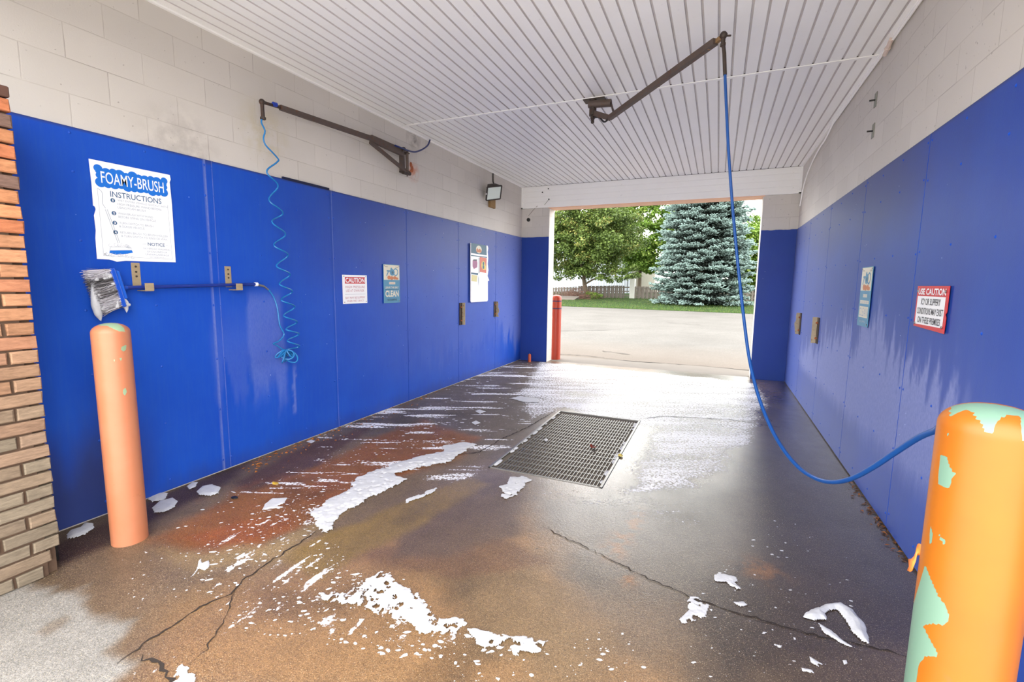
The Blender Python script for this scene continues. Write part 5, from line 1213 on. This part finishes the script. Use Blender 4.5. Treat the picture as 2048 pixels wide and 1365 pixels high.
mesh_obj('needles', V.reshape(-1, 3)-np.array((spx, spy, spz)), F, mat_leaf('spruce_needles', (34, 42, 32), (126, 148, 142), (126, 148, 142), .03), sr, attrs={'tint': ('FLOAT', TT.ravel())})
# brighter trees behind
for nm_, (x, y, z, rx_, ry_, rz_, n_cl, sd_, lab) in enumerate(((float(hit(1284, 450, 1, 49.5)[0]), 49.5, 7.0, 3.7, 2.9, 4.7, 280, 51, 'light green tree rising between the shade tree and the spruce'),
      (float(hit(1503, 500, 1, 46.5)[0])+.6, 46.5, 4.1, 2.7, 2.3, 3.5, 240, 52, 'light green tree to the right of the spruce'), (14.0, 50, 5.2, 3.4, 3, 4.6, 170, 53, 'tall green tree at the far right behind the fence'))):
    r = empty('leafy_tree', (x, y, gz(x, y)), lab, 'tree', 'trees behind the fence')
    G().tube([(x, y, gz(x, y)-.05), (x, y, z-rz_*.3), (x, y, z+rz_*.5)], [.22, .16, .05], 10).build('trunk', M_BARK, r, True)
    crown('crown', ell_clumps((x, y, z), (rx_, ry_, rz_), n_cl, sd_, (.5, .9)), 110, .22, M_LIGHT, r, sd_+100)
# fence runs
def fence(x0_, y0_, z0_, x1_, y1_, z1_, h0, h1, label, pitch=.36, wd=.15):
    r = empty('wooden_fence', (x0_, y0_, z0_), label, 'fence'); L = math.hypot(x1_-x0_, y1_-y0_); n = int(L/pitch); g = G(); g2 = G(); ux, uy = (x1_-x0_)/L, (y1_-y0_)/L; rs = random.Random(int(x0_*7))
    for side in (0, 1):
        for k in range(n):
            s = (k+.5*side)*pitch; t = s/L; x, y = x0_+ux*s, y0_+uy*s; zb_ = z0_+(z1_-z0_)*t; h = h0+(h1-h0)*t+rs.uniform(-.012, .012); oy = -.05 if side == 0 else .05
            g.obox((x-uy*oy, y+ux*oy, zb_+.03), (x-uy*oy, y+ux*oy, zb_+h), wd, .02, up=(-uy, ux, 0))
    g.build('boards', M_FENCE, r)
    for f_ in (.22, .55, .86): g2.obox((x0_, y0_, z0_+h0*f_), (x1_, y1_, z1_+h1*f_), .05, .09)
    g2.build('rails', M_FENCE, r)
    k = 0
    while k <= L: G().box((x0_+ux*k-.05, y0_+uy*k-.05, z0_+(z1_-z0_)*k/L-.1), (x0_+ux*k+.05, y0_+uy*k+.05, z0_+(z1_-z0_)*k/L+h0+(h1-h0)*k/L), bev=.01).build('post', M_FENCE, r); k += 2.4
FY = 43.5; ex = float(hit(1258, 590, 1, FY)[0]); lx_ = float(hit(1158, 590, 1, FY)[0]); zg = gz(ex, FY)
fence(lx_, FY, gz(lx_, FY), ex, FY, zg, 1.10, 1.18, 'grey shadowbox wooden fence behind the shade tree trunk')
fence(-16, FY+3.2, gz(-16, FY+3.2)-.15, lx_-.1, FY+.2, gz(lx_, FY), .85, 1.0, 'lower run of grey wooden fence at the far left behind the boards')
e2 = float(hit(1271, 590, 1, FY)[0]); fence(e2, FY, gz(e2, FY), 14.0, FY-1.0, gz(14, FY-1), 1.10, 1.05, 'grey wooden fence passing behind the spruce to the right')
px0, px1 = float(hit(1259.5, 590, 1, FY)[0]), float(hit(1269.5, 590, 1, FY)[0])
pl = G().box((px0, FY-.25, zg-.1), (px1, FY+.25, zg+2.2), bev=.01).build('white_pillar', simple('cream_pillar_paint', (196, 196, 188), .6)); tag(pl, 'square cream pillar standing between two fence runs', 'pillar')
# pale metal building
BYY = 54.0; bx1 = float(hit(1257, 560, 1, BYY)[0])
bd = empty('metal_building', (bx1-12, BYY, .3), 'long pale ribbed metal building behind the fence', 'building')
G().box((bx1-26, BYY, 0), (bx1, BYY+14, 5.4)).build('wall', mat_siding(), bd)
G().box((bx1-26.2, BYY-.25, 5.4), (bx1+.25, BYY+14.2, 5.6)).build('roof', simple('roof_edge', (190, 190, 188), .6), bd)
G().tube([(bx1-.1, BYY-.06, .4), (bx1-.1, BYY-.06, 5.4)], .06, 8).build('downspout', simple('grey_downspout', (120, 124, 130), .5), bd, True)
G().box((bx1, BYY+2.0, 0), (bx1+2.6, BYY+12, 4.4)).build('annex', simple('cream_annex_wall', (186, 180, 168), .7), bd)
# boards and brush by the tree
db = empty('plank_stack', (float(hit(1130, 600, 1, 39.5)[0]), 39.5, gz(-8, 39.5)), 'tilted sheet of grey weathered boards lying left of the shade tree', 'boards')
c = [hit(1098, 602, 1, 38.6), hit(1142, 603, 1, 38.6), hit(1159, 593, 1, 40.2), hit(1100, 591, 1, 40.6)]
for k in range(4):
    a = [c[0]+(c[3]-c[0])*k/4, c[1]+(c[2]-c[1])*k/4, c[1]+(c[2]-c[1])*(k+.93)/4, c[0]+(c[3]-c[0])*(k+.93)/4]
    g = G(); g.add([tuple(p) for p in a]+[tuple(p-np.array((0, 0, .05))) for p in a], [(0, 1, 2, 3), (7, 6, 5, 4), (0, 4, 5, 1), (1, 5, 6, 2), (2, 6, 7, 3), (3, 7, 4, 0)]); g.build('board', M_FENCE, db)
G().box((float(c[0][0])+.2, 40.2, gz(-8, 40.2)-.02), (float(c[2][0])-.1, 40.4, float(c[2][2])-.07)).build('support', M_FENCE, db)
rs = np.random.default_rng(8); n = 700; c0 = hit(1156, 590, 1, 41.3); c0[2] = gz(c0[0], 41.3)
A_ = np.stack([c0[0]+rs.normal(-.3, 1.0, n), c0[1]+rs.normal(0, .35, n), c0[2]+np.abs(rs.normal(0, .38, n))], -1); d = rs.normal(size=(n, 3))*np.array((1, .5, .5)); d /= np.linalg.norm(d, axis=1)[:, None]; Bv = A_+d*rs.uniform(.3, .7, n)[:, None]; Bv[:, 2] = np.maximum(Bv[:, 2], c0[2]+.02); w3 = np.array((0, 0, .014))
V = np.stack([A_-w3, A_+w3, Bv+w3*.5, Bv-w3*.5], 1); bp = mesh_obj('brush_pile', V.reshape(-1, 3), np.arange(n*4).reshape(-1, 4), simple('dead_twigs', (118, 88, 76), .9, 0, .2, 3)); tag(bp, 'heap of dead reddish twigs at the foot of the shade tree', 'brush pile', kind='stuff')
bs = empty('low_shrub', (tx+.9, ty-.6, gz(tx, ty-.6)), 'small green shrub at the right foot of the shade tree', 'shrub')
crown('foliage', ell_clumps((tx+.6, ty-.5, gz(tx, ty)+.32), (.9, .4, .32), 22, 61, (.14, .26)), 60, .09, M_LIGHT, bs, 62)
